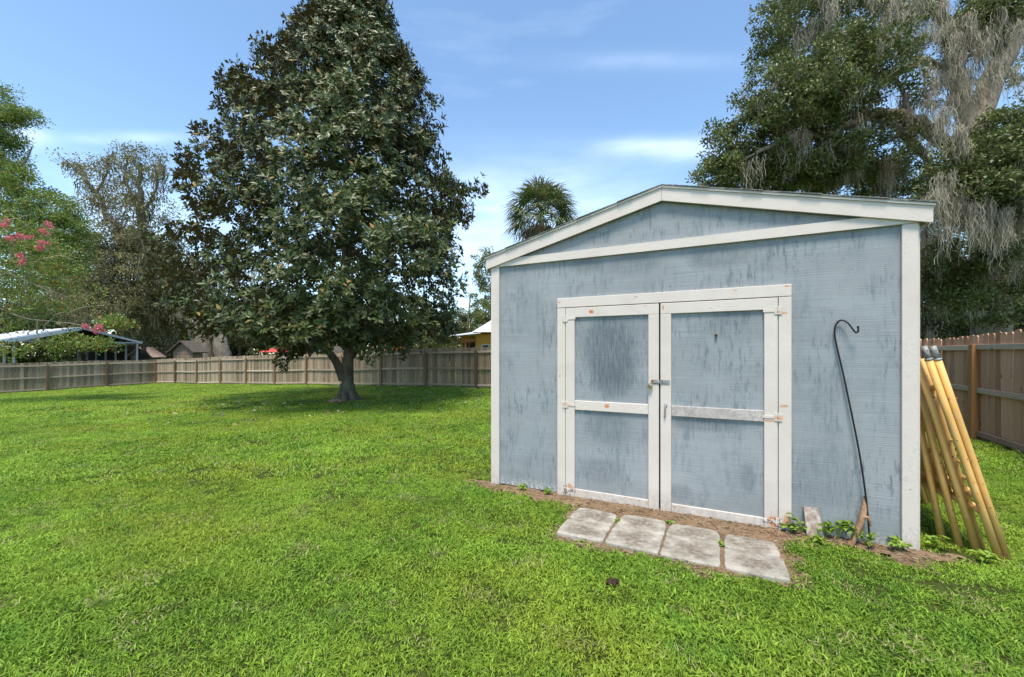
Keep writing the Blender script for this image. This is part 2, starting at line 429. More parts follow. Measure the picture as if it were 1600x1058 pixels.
def build_soil():
    st = 0.03
    ss = np.arange(-0.9, 4.6, st); bb = np.arange(-1.35, 0.05, st)
    S, B = np.meshgrid(ss, bb, indexing='ij')
    X = SO[0] + S * UX[0] + B * UY[0]; Y = SO[1] + S * UX[1] + B * UY[1]
    m = soil_mask(X, Y)
    Z = gz(X, Y) + 0.012 + np.clip(m, -0.1, 0.06) * 0.12 + (vnoise(X, Y, 14, 8) - 0.5) * 0.012
    n, k = S.shape
    i, j = np.meshgrid(np.arange(n - 1), np.arange(k - 1), indexing='ij'); a = (i * k + j).ravel()
    keep = (m[:-1, :-1] > -0.07).ravel()
    f = np.stack([a, a + k, a + k + 1, a + 1], -1)[keep]
    t = NT('bare_soil'); p = t.coord('Position')
    n1 = t.noise(p, 5, 4, 0.6); n2 = t.noise(p, 70, 5, 0.75)
    col = t.ramp(n1, 0.3, 0.7, (0.14, 0.085, 0.045), (0.30, 0.19, 0.11))
    col = t.mix(t.ramp(n2, 0.45, 0.7, 0.0, 0.7), col, (0.36, 0.28, 0.20))
    col = t.mix(t.ramp(n2, 0.3, 0.42, 0.7, 0.0), col, (0.06, 0.04, 0.025))
    t.base(col, 0.95, 0.1); t.bump(n2, 0.9, 0.02)
    o = link('bare_soil', mesh_np('bare_soil', np.stack([X, Y, Z], -1).reshape(-1, 3), f, t.m, True)); tag(o, kind='structure')
build_soil()

# ------------------------------------------------------------------ grass
FB_P = np.array([-1.4, 18.3])                                   # a point of the back fence line
def inside_yard(x, y):
    sb = (x - FB_P[0]) * UY[0] + (y - FB_P[1]) * UY[1]           # >0: beyond the back fence
    return sb < 40

def grass_clump(n, rad, h, w, lean, seed, curl=0.5):
    r = np.random.default_rng(seed); V, F = [], []
    for i in range(n):
        a = r.random() * 6.283; q = rad * math.sqrt(r.random())
        b = np.array([q * math.cos(a), q * math.sin(a), -0.004])
        d = r.random() * 6.283; hh = h * (0.55 + 0.6 * r.random()); ww = w * (0.6 + 0.7 * r.random())
        ln = lean * (0.3 + 1.0 * r.random()) * hh
        dirv = np.array([math.cos(d), math.sin(d), 0]); side = np.array([-dirv[1], dirv[0], 0])
        tw = (r.random() - 0.5) * 1.4; side = side * math.cos(tw) + np.array([0, 0, 1]) * math.sin(tw) * 0.6
        m1 = b + dirv * ln * 0.35 + np.array([0, 0, hh * 0.55]); tip = b + dirv * ln * 1.3 + np.array([0, 0, hh * (1 - curl * 0.35 * r.random())])
        o = len(V)
        V += [b - side * ww * 0.35, b + side * ww * 0.35, m1 + side * ww * 0.5, m1 - side * ww * 0.5, tip]
        F += [(o, o + 1, o + 2), (o, o + 2, o + 3), (o + 3, o + 2, o + 4)]
    return mesh_np('grass_clump', np.array(V), np.array(F), M_grass, True)

def scatter(name, pts, scales, variants, label_kind='stuff', tilt=0.25):
    """one object whose points carry copies of the variants"""
    me = bpy.data.meshes.new(name); me.vertices.add(len(pts)); me.vertices.foreach_set('co', np.asarray(pts, np.float32).ravel())
    at = me.attributes.new('sc', 'FLOAT', 'POINT'); at.data.foreach_set('value', np.asarray(scales, np.float32))
    o = link(name, me)
    src = bpy.data.collections.new(name + '_source')
    for i, vm in enumerate(variants):
        src.objects.link(bpy.data.objects.new(name + '_piece', vm))
    ng = bpy.data.node_groups.new(name, 'GeometryNodeTree')
    ng.interface.new_socket('Geometry', in_out='INPUT', socket_type='NodeSocketGeometry')
    ng.interface.new_socket('Geometry', in_out='OUTPUT', socket_type='NodeSocketGeometry')
    N = ng.nodes; L = ng.links
    gi = N.new('NodeGroupInput'); go = N.new('NodeGroupOutput')
    ci = N.new('GeometryNodeCollectionInfo'); ci.inputs['Collection'].default_value = src
    ci.inputs['Separate Children'].default_value = True; ci.inputs['Reset Children'].default_value = True
    ip = N.new('GeometryNodeInstanceOnPoints'); ip.inputs['Pick Instance'].default_value = True
    ri = N.new('FunctionNodeRandomValue'); ri.data_type = 'INT'
    ri.inputs[4].default_value = 0; ri.inputs[5].default_value = len(variants) - 1
    rr = N.new('FunctionNodeRandomValue'); rr.data_type = 'FLOAT_VECTOR'
    rr.inputs[0].default_value = (-tilt, -tilt, 0); rr.inputs[1].default_value = (tilt, tilt, 6.283)
    na = N.new('GeometryNodeInputNamedAttribute'); na.data_type = 'FLOAT'; na.inputs['Name'].default_value = 'sc'
    L.new(gi.outputs[0], ip.inputs['Points']); L.new(ci.outputs[0], ip.inputs['Instance'])
    L.new(ri.outputs[2], ip.inputs['Instance Index']); L.new(rr.outputs[0], ip.inputs['Rotation'])
    L.new(na.outputs[0], ip.inputs['Scale']); L.new(ip.outputs[0], go.inputs[0])
    md = o.modifiers.new('scatter', 'NODES'); md.node_group = ng
    tag(o, kind=label_kind)
    return o

PAVERS = []   # (s0, s1, o0, o1) filled below; used by the mask
cols = [(1.125, 1.510), (1.530, 1.928), (1.942, 2.335), (2.362, 2.745)]
def paver_grid():
    offs = [0.345, 0.315, 0.325, 0.355]
    for i, (a, b) in enumerate(cols):
        o = offs[i]
        PAVERS.append((i, 0, a, b - 0.02 * (i == 3), o, 0.625))
        PAVERS.append((i, 1, a, b, 0.629, 0.962))
paver_grid()

def grass_points(d0, d1, dens, spread=1.55, seed=1):
    r = np.random.default_rng(seed)
    n = int(dens * 2 * (d1 * spread + 3.0) * (d1 - d0))
    d = d0 + (d1 - d0) * r.random(n); x = (r.random(n) * 2 - 1) * (d1 * spread + 3.0)
    ok = np.abs(x) < d * spread + 3.0; x, d = x[ok], d[ok]; n = len(x)
    s, b = shed_coords(x, d)
    ok = ~((s > -0.0) & (s < 3.66) & (b > -0.02) & (b < 4.9))     # not under the shed
    ok &= ~((s > 0.0) & (s < 3.66) & (b > -0.02))                    # nor in the strip hidden behind it, far back
    sm = soil_mask(x, d)
    ok &= ~(sm > -0.02 + 0.05 * (r.random(n) - 0.5))
    for (_, _, s0, s1, o0, o1) in PAVERS:
        ok &= ~((s > s0 - 0.012) & (s < s1 + 0.012) & (-b > o0 - 0.02) & (-b < o1 + 0.004))
    thin = vnoise(x, d, 1.1, 21) * 0.6 + vnoise(x, d, 3.7, 22) * 0.4
    ok &= ~((thin < 0.32) & (r.random(n) < (0.32 - thin) * 4))
    ok &= ~(np.hypot(x - 0.66, d - 2.68) < 0.035)
    x, d = x[ok], d[ok]
    z = gz(x, d)
    h = 0.75 + 0.5 * vnoise(x, d, 1.7, 5)
    return np.stack([x, d, z], -1), h

near = [grass_clump(50, 0.085, 0.027, 0.0050, 1.1, 100 + i) for i in range(3)] + [grass_clump(46, 0.085, 0.023, 0.0080, 1.25, 120 + i, 0.9) for i in range(4)]
mid_ = [grass_clump(60, 0.14, 0.034, 0.0110, 1.1, 140 + i) for i in range(5)]
far_ = [grass_clump(80, 0.34, 0.042, 0.024, 1.3, 160 + i) for i in range(5)]
p, h = grass_points(0.0, 5.2, 420, 1.5, 1); scatter('near_grass', p, h, near)
p, h = grass_points(5.2, 12, 130, 1.4, 2); scatter('middle_grass', p, h, mid_)
p, h = grass_points(12, 36, 22, 1.35, 3); scatter('distant_grass', p, h * 1.0, far_, tilt=0.1)

# ------------------------------------------------------------------ shed
rust_trim = [(0.815, 2.03, 0.02, 0.012, 0.8), (1.60, 2.04, 0.02, 0.01, 0.7), (2.45, 2.045, 0.02, 0.008, 0.7), (2.835, 2.055, 0.03, 0.01, 0.9), (2.81, 1.05, 0.035, 0.012, 0.7), (2.81, 1.83, 0.03, 0.012, 0.7), (0.82, 1.25, 0.012, 0.02, 0.7), (2.83, 0.10, 0.03, 0.05, 0.8)]
rust_ld = [(1.16, 1.915, 0.035, 0.022, 0.95), (1.32, 0.965, 0.030, 0.028, 0.95), (1.69, 1.95, 0.018, 0.008, 0.8), (0.97, 0.96, 0.03, 0.010, 0.8), (1.70, 0.06, 0.02, 0.012, 0.5), (0.92, 0.09, 0.05, 0.05, 0.75)]
rust_rd = [(1.85, 1.93, 0.008, 0.03, 0.9), (2.25, 1.90, 0.02, 0.006, 0.6), (2.70, 0.92, 0.05, 0.012, 0.7), (1.95, 0.055, 0.012, 0.015, 0.9), (2.73, 0.07, 0.045, 0.06, 0.9)]
M_siding = mat_siding('blue_siding', [(1.55, 2.36, 0.35, 0.12, 0.4), (3.05, 0.45, 0.30, 0.35, 0.35), (2.3, 2.36, 0.3, 0.12, 0.5), (1.1, 2.40, .2, .1, .5)], flake=True)
M_panel_a = mat_siding('blue_door_panel_stained', [(1.34, 1.50, 0.33, 0.46, 0.9), (1.38, 1.20, 0.27, 0.2, 0.6)])
M_panel_b = mat_siding('blue_door_panel', [(2.45, 1.8, 0.2, 0.10, 0.35), (2.55, 0.40, 0.07, 0.16, 0.5), (1.30, 0.75, 0.30, 0.2, 0.5), (2.2, 0.85, 0.4, 0.08, 0.6), (1.25, 0.3, 0.3, 0.15, 0.4), (2.0, 0.2, 0.12, 0.1, 0.4)])
M_white = mat_white('white_trim', rust_trim)
M_white_ld = mat_white('white_left_door', rust_ld)
M_white_rd = mat_white('white_right_door', rust_rd)
M_peel = mat_white('peeled_white_rail', rust_rd, 0.5, 1.0)
M_corner = mat_white('mildewed_corner', (), 0.85, 0.0)
M_roof = mat_plain('asphalt_shingle', (0.21, 0.20, 0.185), 0.95, 0.1, 0.5, 60)
M_dark = mat_plain('dark_inside', (0.03, 0.03, 0.03), 0.95, 0.1)
M_rustmetal = mat_plain('rusty_steel', (0.22, 0.10, 0.05), 0.75, 0.4, 0.5, 60, 0.4)
M_galv = mat_plain('galvanised', (0.28, 0.28, 0.27), 0.65, 0.4, 0.35, 40, 0.35)
M_brass = mat_plain('old_brass', (0.24, 0.22, 0.13), 0.5, 0.5, 0.25, 60, 0.7)

shed = thing('garden_shed', 'weathered blue-grey wooden shed with white trim and double doors on the lawn', 'shed', (*SO, 0), SHED_ROT)
W, DEP = 3.653, 4.8
TIE0, TIE1, APEX, EAVE = 2.472, 2.555, 2.985, 2.52
C = W / 2 + 0.012
slope = (3.05 - 2.572) / (C + 0.075)
def roofz(s, top=3.05): return top - slope * abs(s - C)
def part(name, x0, x1, z0, z1, y0, y1, mat, parent=shed, bev=0.003):
    m = MB(); m.box(x0, x1, y0, y1, z0, z1, bev); return m.build(name, mat, parent)
# siding: four by eight sheets, with the door opening left out
for (a, b, z0, z1) in [(0.002, 0.84, 0.012, 2.50), (0.8405, 1.3565, 2.02, 2.50), (1.357, 2.4415, 2.02, 2.50), (2.442, 2.81, 2.02, 2.50), (2.8105, W - 0.002, 0.0, 2.50)]:
    part('siding_panel', a, b, z0, z1, 0.0, 0.012, M_siding, bev=0)
for (a, b) in [(0.10, 1.3565), (1.357, 2.4415), (2.442, 3.56)]:
    g = MB(); pts = [(a, 2.503), (b, 2.503), (b, roofz(b, 3.04))]
    if a < C < b: pts.append((C, 3.04))
    pts.append((a, roofz(a, 3.04))); g.prism(pts, 0.0, 0.012); g.build('gable_panel', M_siding, shed)
part('side_wall', 0.0, 0.012, 0.0, 2.55, 0.014, DEP, M_siding, bev=0)
part('side_wall', W - 0.012, W, 0.0, 2.55, 0.014, DEP, M_siding, bev=0)
g = MB(); g.prism([(0.014, 0), (W - 0.014, 0), (W - 0.014, 2.56), (C, 3.02), (0.014, 2.56)], DEP - 0.02, DEP - 0.002); g.build('rear_wall', M_siding, shed)
part('floor_board', 0.02, W - 0.02, 0.02, 0.06, 0.02, DEP - 0.03, M_dark, bev=0)
# corner boards
part('corner_board', -0.018, 0.088, 0.0, TIE0 - 0.002, -0.024, -0.001, M_white)
part('corner_board', -0.018, -0.001, 0.0, 2.48, 0.0, 0.09, M_white)
part('corner_board', 3.562, W + 0.004, -0.03, TIE0 - 0.002, -0.024, -0.001, M_corner)
part('corner_board', W + 0.001, W + 0.02, -0.03, 2.48, 0.0, 0.09, M_corner)
# tie board and the two rakes
g = MB(); g.prism([(0.0, TIE0), (W, TIE0), (W, roofz(W, 2.955)), (3.50, TIE1), (0.20, TIE1), (0.0, TIE1 - 0.05)], -0.030, -0.001)
g.build('tie_board', M_white, shed)
for sgn in (-1, 1):
    e = -0.068 if sgn < 0 else W + 0.075
    g = MB()
    g.prism([(e, roofz(e, 3.047)), (C - 0.001 * sgn * -1, 3.047), (C, 2.928), (e, roofz(e, 2.928))] if sgn < 0 else [(C + 0.002, 3.047), (e, roofz(e, 3.047)), (e, roofz(e, 2.928)), (C + 0.002, 2.928)], -0.052, -0.031)
    g.build('rake_board', M_white, shed)
    g = MB(); e2 = e + sgn * 0.010
    g.prism([(e2, roofz(e2, 3.066)), (C, 3.066), (C, 3.0485), (e2, roofz(e2, 3.0485))], -0.064, -0.02); g.build('drip_edge', M_white, shed)
    # roof deck and a run of shingle courses
    g = MB(); e3 = e + sgn * 0.012
    g.prism([(e3, roofz(e3, 3.072)), (C, 3.072), (C, 3.067), (e3, roofz(e3, 3.067))], -0.07, DEP + 0.05)
    rf = g.build('roof_deck', M_roof, shed)
    n = 14
    for q in range(n):
        f0, f1 = q / n, (q + 1.12) / n
        sa, sb = e3 + (C - e3) * f0, e3 + (C - e3) * min(f1, 1)
        g = MB(); g.prism([(sa, roofz(sa, 3.080)), (sb, roofz(sb, 3.0755)), (sb, roofz(sb, 3.0725)), (sa, roofz(sa, 3.0725))], -0.074 + 0.006 * math.sin(q * 2.1), DEP + 0.06)
        g.build('shingle_course', M_roof, rf)
    part('eave_fascia', min(e, e - sgn * 0.02), max(e, e - sgn * 0.02), roofz(e, 2.94), roofz(e, 3.040), -0.03, DEP + 0.04, M_white, bev=0.002)
    g = MB(); ex = e - sgn * 0.022; wi = -0.02 if sgn < 0 else W + 0.021
    g.prism([(ex, roofz(e, 2.965)), (wi, roofz(e, 2.965)), (wi, roofz(e, 2.965) + 0.012), (ex, roofz(e, 2.965) + 0.012)], -0.028, DEP); g.build('soffit', M_white, shed)
# door casing
part('door_casing', 0.79, 0.879, 0.0, 1.968, -0.026, -0.001, M_white)
part('door_casing', 2.771, 2.863, 0.0, 1.968, -0.026, -0.001, M_white)
part('door_header', 0.79, 2.863, 1.972, 2.071, -0.027, -0.001, M_white)
part('door_jamb', 0.842, 2.81, 0.06, 2.02, 0.03, 0.035, M_dark, bev=0)
def door(label, x0, x1, xi0, xi1, mw, matp, lowp, mid, zb):
    d = MB(); d.box(x0, x1, -0.003, 0.006, zb + 0.01, 1.963); core = d.build('door', M_dark, shed); core['label'] = label
    part('panel', xi0 - 0.02, xi1 + 0.02, 0.95, 1.90, -0.0065, -0.0035, matp, core, 0)
    part('panel', xi0 - 0.02, xi1 + 0.02, zb + 0.05, 0.948, -0.0065, -0.0035, lowp, core, 0)
    part('rail', x0, x1, 1.865, 1.965, -0.027, -0.007, mw, core)
    part('stile', x0, xi0, zb + 0.001, 1.863, -0.028, -0.007, mw, core)
    part('stile', xi1, x1, zb - 0.0, 1.863, -0.028, -0.007, mw, core)
    part('rail', xi0 + 0.002, xi1 - 0.002, 0.908, 1.004, -0.026, -0.007, mid, core)
    part('rail', xi0 + 0.002, xi1 - 0.002, zb, 0.088, -0.026, -0.007, mw, core)
    return core
dl = door('left door with one big dark stain on its upper panel', 0.884, 1.812, 0.981, 1.716, M_white_ld, M_panel_a, M_panel_b, M_white_ld, -0.012)
dr = door('right door with a peeling grey middle rail', 1.826, 2.766, 1.921, 2.667, M_white_rd, M_panel_b, M_panel_b, M_peel, -0.006)
def hinge(core, x, z, sgn, rusty):
    m = MB()
    m.box(x - 0.028, x + 0.028, -0.034, -0.0285, z - 0.032, z + 0.032, 0.001)
    m.tube([(x, -0.036, z - 0.035), (x, -0.036, z + 0.035)], 0.006, 8)
    L = 0.11 * sgn
    m.box(min(x, x + L), max(x, x + L), -0.033, -0.029, z - 0.012, z + 0.012, 0.001)
    m.build('hinge', rusty, core)
M_hinge_w = mat_white('painted_hinge', [(0.88, 0.96, .08, .02, .4), (2.80, 0.95, .07, .02, .7), (2.8, 1.84, .06, .01, .6)], 0.3)
M_hinge_r = NT('rusting_hinge')
_v = M_hinge_r.coord(); M_hinge_r.base(M_hinge_r.mix(M_hinge_r.ramp(M_hinge_r.noise(_v, 30, 5, 0.7), 0.45, 0.56), (0.62, 0.60, 0.55), (0.20, 0.09, 0.04)), 0.8, 0.3); M_hinge_r = M_hinge_r.m
for z, mm in ((1.855, M_hinge_w), (0.955, M_hinge_w), (0.075, M_hinge_r)):
    hinge(dl, 0.881, z, 1, mm); hinge(dr, 2.7685, z, -1, mm)
# hasp: staple plate on the left door, strap on the right one
m = MB(); m.box(1.745, 1.800, -0.033, -0.0285, 1.205, 1.242, 0.001); m.tube(smooth_path([(1.752, -0.030, 1.215), (1.752, -0.052, 1.218), (1.752, -0.052, 1.232), (1.752, -0.030, 1.235)], 12), 0.003, 6); m.build('hasp_staple', M_rustmetal, dl)
m = MB(); m.box(1.822, 1.910, -0.0345, -0.029, 1.205, 1.243, 0.001); m.tube([(1.832, -0.037, 1.203), (1.832, -0.037, 1.245)], 0.005, 8); m.box(1.765, 1.822, -0.038, -0.0345, 1.211, 1.237, 0.001)
for bx, bz in ((1.86, 1.232), (1.86, 1.216), (1.895, 1.224)): m.tube([(bx, -0.034, bz), (bx, -0.038, bz)], 0.004, 8)
m.build('hasp_strap', M_galv, dr)
m = MB(); m.tube(smooth_path([(1.872, -0.029, 1.005), (1.872, -0.052, 1.000), (1.870, -0.055, 0.96), (1.867, -0.045, 0.905), (1.866, -0.030, 0.898)], 20), [0.009] * 8 + [0.007] * 13 if False else 0.007, 8); m.box(1.860, 1.886, -0.032, -0.0285, 0.985, 1.018, 0.002); m.build('handle', M_galv, dr, True)
m = MB(); m.tube([(2.299, -0.006, 1.661), (2.299, -0.030, 1.661), (2.299, -0.036, 1.661)], [0.012, 0.012, 0.006], 10); m.build('bolt_head', M_rustmetal, dr, True)
# padlock hanging in the hasp
pl = thing('padlock', 'small brass padlock hanging open-angled from the hasp between the shed doors', 'padlock', shed_w(1.752, -0.052, 1.212), SHED_ROT)
pl['label'] = 'small tarnished brass padlock hanging from the rusty hasp on the left door'
Mx = Matrix.Rotation(R(28), 4, 'Y')
m = MB(); m.box(-0.020, 0.020, -0.009, 0.009, -0.058, -0.020, 0.003, Mx); m.build('body', M_brass, pl)
m = MB(); m.tube([Mx @ Vector(q) for q in smooth_path([(-0.012, 0, -0.022), (-0.012, 0, -0.004), (0, 0, 0.008), (0.012, 0, -0.004), (0.012, 0, -0.022)], 16)], 0.003, 8); m.build('shackle', M_galv, pl, True)

# ------------------------------------------------------------------ concrete slabs
t = NT('slab_concrete'); v = t.coord('Position'); lo = t.coord()
oi = t.n('ObjectInfo').outputs['Random']
n1 = t.noise(v, 9, 5, 0.65); n2 = t.noise(v, 120, 4, 0.8); n3 = t.noise(v, 28, 5, 0.7)
g3 = t.sep(lo)
rad = t.math('SQRT', t.math('ADD', t.math('MULTIPLY', g3[0], g3[0]), t.math('MULTIPLY', t.math('MULTIPLY', g3[1], 1.25), t.math('MULTIPLY', g3[1], 1.25))))
cen = t.ramp(t.math('ADD', rad, t.math('MULTIPLY', t.math('SUBTRACT', n1, 0.5), 0.42)), 0.07, 0.24, 1.0, 0.0)
col = t.ramp(n1, 0.3, 0.7, (0.255, 0.23, 0.19), (0.42, 0.385, 0.33))
col = t.mix(t.math('MULTIPLY', cen, t.math('MULTIPLY', t.math('ADD', t.ramp(n3, 0.35, 0.6), 0.35), 0.85)), col, (0.16, 0.135, 0.105))
col = t.mix(t.ramp(n2, 0.32, 0.45, 0.55, 0.0), col, (0.22, 0.20, 0.17))
t.base(col, 0.92, 0.15); t.bump(n2, 0.6, 0.006); M_slab = t.m
POS = ['leftmost', 'second from the left', 'third from the left', 'rightmost']
for (ci_, ri_, s0, s1, o0, o1) in PAVERS:
    w2, d2 = (s1 - s0) / 2, (o1 - o0) / 2
    r = np.random.default_rng(40 + ci_ * 2 + ri_)
    n = 64; pts = []
    for q in range(n):
        a = q / n * 2 * np.pi; ca, sa = math.cos(a), math.sin(a)
        e = 18.0; k = (abs(ca) ** e + abs(sa) ** e) ** (-1 / e)
        jx = 1 + 0.012 * r.standard_normal(); pts.append((ca * k * w2 * jx, sa * k * d2 * jx))
    if ri_ == 0: pts = [(x * (1 - 0.10 * max(0, y / d2) * (abs(x) / w2 > 0.8)), y * (1 - 0.06 * (abs(x) / w2) ** 3)) for x, y in pts]
    V = []; H = 0.030
    for (sc_, z) in ((1.0, -0.01), (1.0, H - 0.010), (0.990, H - 0.002), (0.970, H), (0.6, H + 0.002), (0.25, H + 0.001)):
        for (x, y) in pts: V.append((x * sc_, y * sc_, z + (0.0015 * r.standard_normal() if sc_ < 0.96 else 0)))
    V.append((0, 0, H)); F = []
    for L_ in range(5):
        for q in range(n): F.append((L_ * n + q, L_ * n + (q + 1) % n, (L_ + 1) * n + (q + 1) % n, (L_ + 1) * n + q))
    me = bpy.data.meshes.new('concrete_slab'); me.from_pydata(V, [], F + [(5 * n + q, 5 * n + (q + 1) % n, 6 * n) for q in range(n)]); me.materials.append(M_slab)
    me.polygons.foreach_set('use_smooth', np.ones(len(me.polygons), bool)); me.update()
    loc = shed_w((s0 + s1) / 2, -(o0 + o1) / 2, -0.004 + 0.004 * r.random())
    o = link('concrete_slab', me, None, loc, (R(1.2) * r.standard_normal() * 0.5, R(0.7) * r.standard_normal(), SHED_ROT + R(0.6) * r.standard_normal()))
    row = 'back row, against the shed doors' if ri_ == 0 else 'front row, beside the grass'
    tag(o, 'stained grey concrete slab, %s in the %s' % (POS[ci_], row), 'paving slab', 'concrete slabs in front of the shed doors')

# ------------------------------------------------------------------ hook, plank, branch
M_iron = mat_plain('black_iron', (0.012, 0.012, 0.013), 0.45, 0.5, 0.3, 40, 0.3)
hk = thing('shepherd_hook', 'thin black metal plant hook leaning against the blue shed wall', 'plant hook', shed_w(3.37, -0.05, 0), SHED_ROT)
def H(s, z, o): return (s - 3.37, -o + 0.05, z)
path = smooth_path([H(3.372, -0.08, 0.055), H(3.345, 0.35, 0.045), H(3.30, 0.75, 0.035), H(3.215, 1.28, 0.025), H(3.168, 1.54, 0.02), H(3.152, 1.65, 0.02), H(3.158, 1.715, 0.02), H(3.178, 1.75, 0.022), H(3.205, 1.757, 0.03), H(3.235, 1.728, 0.045), H(3.262, 1.678, 0.06), H(3.277, 1.655, 0.065), H(3.291, 1.668, 0.066), H(3.290, 1.700, 0.066)], 84)
m = MB(); m.tube(path, 0.0065, 8); m.build('hook_rod', M_iron, hk, True)
m = MB(); m.tube([path[-1] + np.array([0, 0, -0.004]), path[-1] + np.array([0, 0, 0.006])], [0.0085, 0.0085], 8); m.build('tip', M_iron, hk, True)

t = NT('old_plank'); v = t.coord(scale=(9, 9, 1.6)); g = t.noise(v, 3, 7, 0.75)
col = t.ramp(g, 0.3, 0.7, (0.16, 0.10, 0.075), (0.50, 0.40, 0.34)); col = t.mix(t.ramp(t.noise(t.coord(), 14, 4), 0.5, 0.62, 0, 0.6), col, (0.56, 0.50, 0.45))
t.base(col, 0.9, 0.15); t.bump(g, 0.9, 0.012); M_plank = t.m
m = MB(); vs = m.box(-0.058, 0.058, -0.018, 0.018, 0, 0.275, 0.004)
for v_ in vs:
    if v_.co.z > 0.2: v_.co.x = v_.co.x * 0.86 - 0.014; v_.co.z += 0.006 * math.sin(v_.co.x * 90)
bmesh.ops.subdivide_edges(m.bm, edges=list(m.bm.edges), cuts=3, use_grid_fill=True)
for v_ in m.bm.verts: v_.co += Vector((random.gauss(0, 1), random.gauss(0, 1), 0)) * 0.0012
pk = m.build('wood_offcut', M_plank, None, False, shed_w(3.022, -0.085, -0.035), (R(-14), R(-3), SHED_ROT))
tag(pk, 'short weathered wooden board end leaning against the shed beside the right door', 'board')
M_drift = mat_bark('driftwood', (0.13, 0.065, 0.035), (0.42, 0.25, 0.15), None, 16)
db = thing('dead_branch', 'short brown forked dead branch leaning on the shed beside the hook', 'branch', shed_w(3.25, -0.10, 0), SHED_ROT)
m = MB(); m.tube(smooth_path([(-0.02, -0.01, 0.0), (0.01, 0, 0.07), (0.045, 0.02, 0.16), (0.075, 0.045, 0.25), (0.085, 0.06, 0.31), (0.095, 0.075, 0.38)], 20), np.interp(np.arange(21), [0, 3, 12, 15, 20], [0.030, 0.020, 0.022, 0.018, 0.010])[:21], 9); m.build('stem', M_drift, db, True)
m = MB(); m.tube(smooth_path([(0.062, 0.03, 0.215), (0.095, 0.02, 0.235), (0.108, 0.02, 0.20), (0.112, 0.02, 0.17)], 9), [0.014, 0.013, 0.012, 0.011, 0.010, 0.009, 0.008, 0.007, 0.006, 0.005][:10], 8); m.build('twig', M_drift, db, True)

# ------------------------------------------------------------------ scaffold frames
t = NT('chipped_yellow_paint'); v = t.coord('Position')
n1 = t.noise(v, 5, 4, 0.6); n2 = t.noise(v, 60, 4, 0.7); n3 = t.noise(v, 13, 5, 0.7)
col = t.ramp(n1, 0.3, 0.7, (0.60, 0.325, 0.085), (0.70, 0.43, 0.145))
col = t.mix(t.ramp(n3, 0.60, 0.68, 0.0, 0.6), col, (0.60, 0.48, 0.27))
col = t.mix(t.ramp(n3, 0.28, 0.34, 0.8, 0.0), col, (0.45, 0.16, 0.03))
vo = t.n('TexVoronoi'); vo.inputs['Scale'].default_value = 22; t.l(v, vo.inputs['Vector'])
chip = t.math('MULTIPLY', t.ramp(t.math('ADD', vo.outputs['Distance'], t.math('MULTIPLY', n2, 0.25)), 0.20, 0.25, 1.0, 0.0), t.ramp(n3, 0.46, 0.54))
col = t.mix(chip, col, (0.10, 0.04, 0.02))
t.base(col, 0.55, 0.4); t.bump(n2, 0.3, 0.003); M_yel = t.m
def cw(out, back, z):                                          # right of the shed's right wall
    return np.array(shed_w(W + out, back, z))
SCAF = [  # foot out, foot back, top out, top back, length kept, capped, label
    (0.535, 0.135, 0.142, 0.140, 1.55, True, 'outermost yellow scaffold frame leaning by the shed corner, farthest right in the stack'),
    (0.485, 0.110, 0.088, 0.130, 1.55, True, 'second outermost yellow scaffold frame, its grey sleeve beside the outermost one'),
    (0.455, 0.270, 0.096, 0.260, 1.45, False, 'third yellow scaffold frame counted from the right, set back between its neighbours'),
    (0.405, 0.200, 0.045, 0.205, 1.50, False, 'fourth yellow scaffold frame counted from the right, leaning on the shed wall'),
    (0.330, 0.260, 0.035, 0.265, 1.35, False, 'fifth yellow scaffold frame counted from the right, close to the shed wall'),
    (0.255, 0.330, 0.030, 0.335, 1.15, False, 'innermost yellow scaffold frame, its foot nearest the white corner board')]
for i, (fo, fb, to, tb, hh, cap, lab) in enumerate(SCAF):
    root = thing('scaffold_frame', lab, 'scaffold frame', tuple(cw(fo, fb, 0)), 0, 'yellow scaffold frames stacked against the shed')
    base = cw(fo, fb, 0)
    def L(u, z):                                                # u: along the frame towards the back, z height
        f = z / 1.53
        p = cw(fo + (to - fo) * f, fb + (tb - fb) * f + u, z); return p - base
    wid = 1.22
    for u in (0, wid):
        m = MB(); m.tube([L(u, -0.02), L(u, 0.5), L(u, 1.0), L(u, hh - 0.10 if cap else hh)], 0.0235, 12); m.build('leg', M_yel, root, True)
        if cap:
            m = MB(); m.tube([L(u, hh - 0.10), L(u, hh + 0.0)], 0.0195, 12); m.tube([L(u, hh - 0.11), L(u, hh - 0.095)], 0.026, 12); m.build('coupling_sleeve', M_galv, root, True)
            if u == 0:
                m = MB(); q = L(u, hh - 0.035); dirn = np.array([-0.3, -0.95, 0.1]); m.tube([q + dirn * 0.015, q + dirn * 0.0205], 0.0035, 8); m.build('pin_hole', M_dark, root)
    for k_, z in enumerate((0.30 + 0.02 * i, 0.42 + 0.015 * i, hh - 0.32)):
        m = MB(); m.tube([L(0.04, z), L(wid / 2, z), L(wid - 0.02, z)], 0.019 if k_ != 1 else 0.015, 10); m.build('crossbar', M_yel, root, True)
    for u in (0.16, 0.34):
        m = MB(); m.tube([L(u, 0.31 + 0.02 * i), L(u, hh - 0.33)], 0.012, 8); m.build('brace', M_yel, root, True)
    for z in (0.40, 0.52, 0.64, 0.80):
        m = MB(); m.tube([L(0.03, z + 0.02 * i), L(0.34, z + 0.02 * i)], 0.009, 6); m.build('rung', M_yel, root, True)
    for z in (0.7, 1.15):
        m = MB(); q = L(0, z); m.tube([q + np.array([0.0, 0, 0]), q + np.array([0.028, -0.018, 0.004])], 0.006, 6); m.build('stud', M_rustmetal, root)

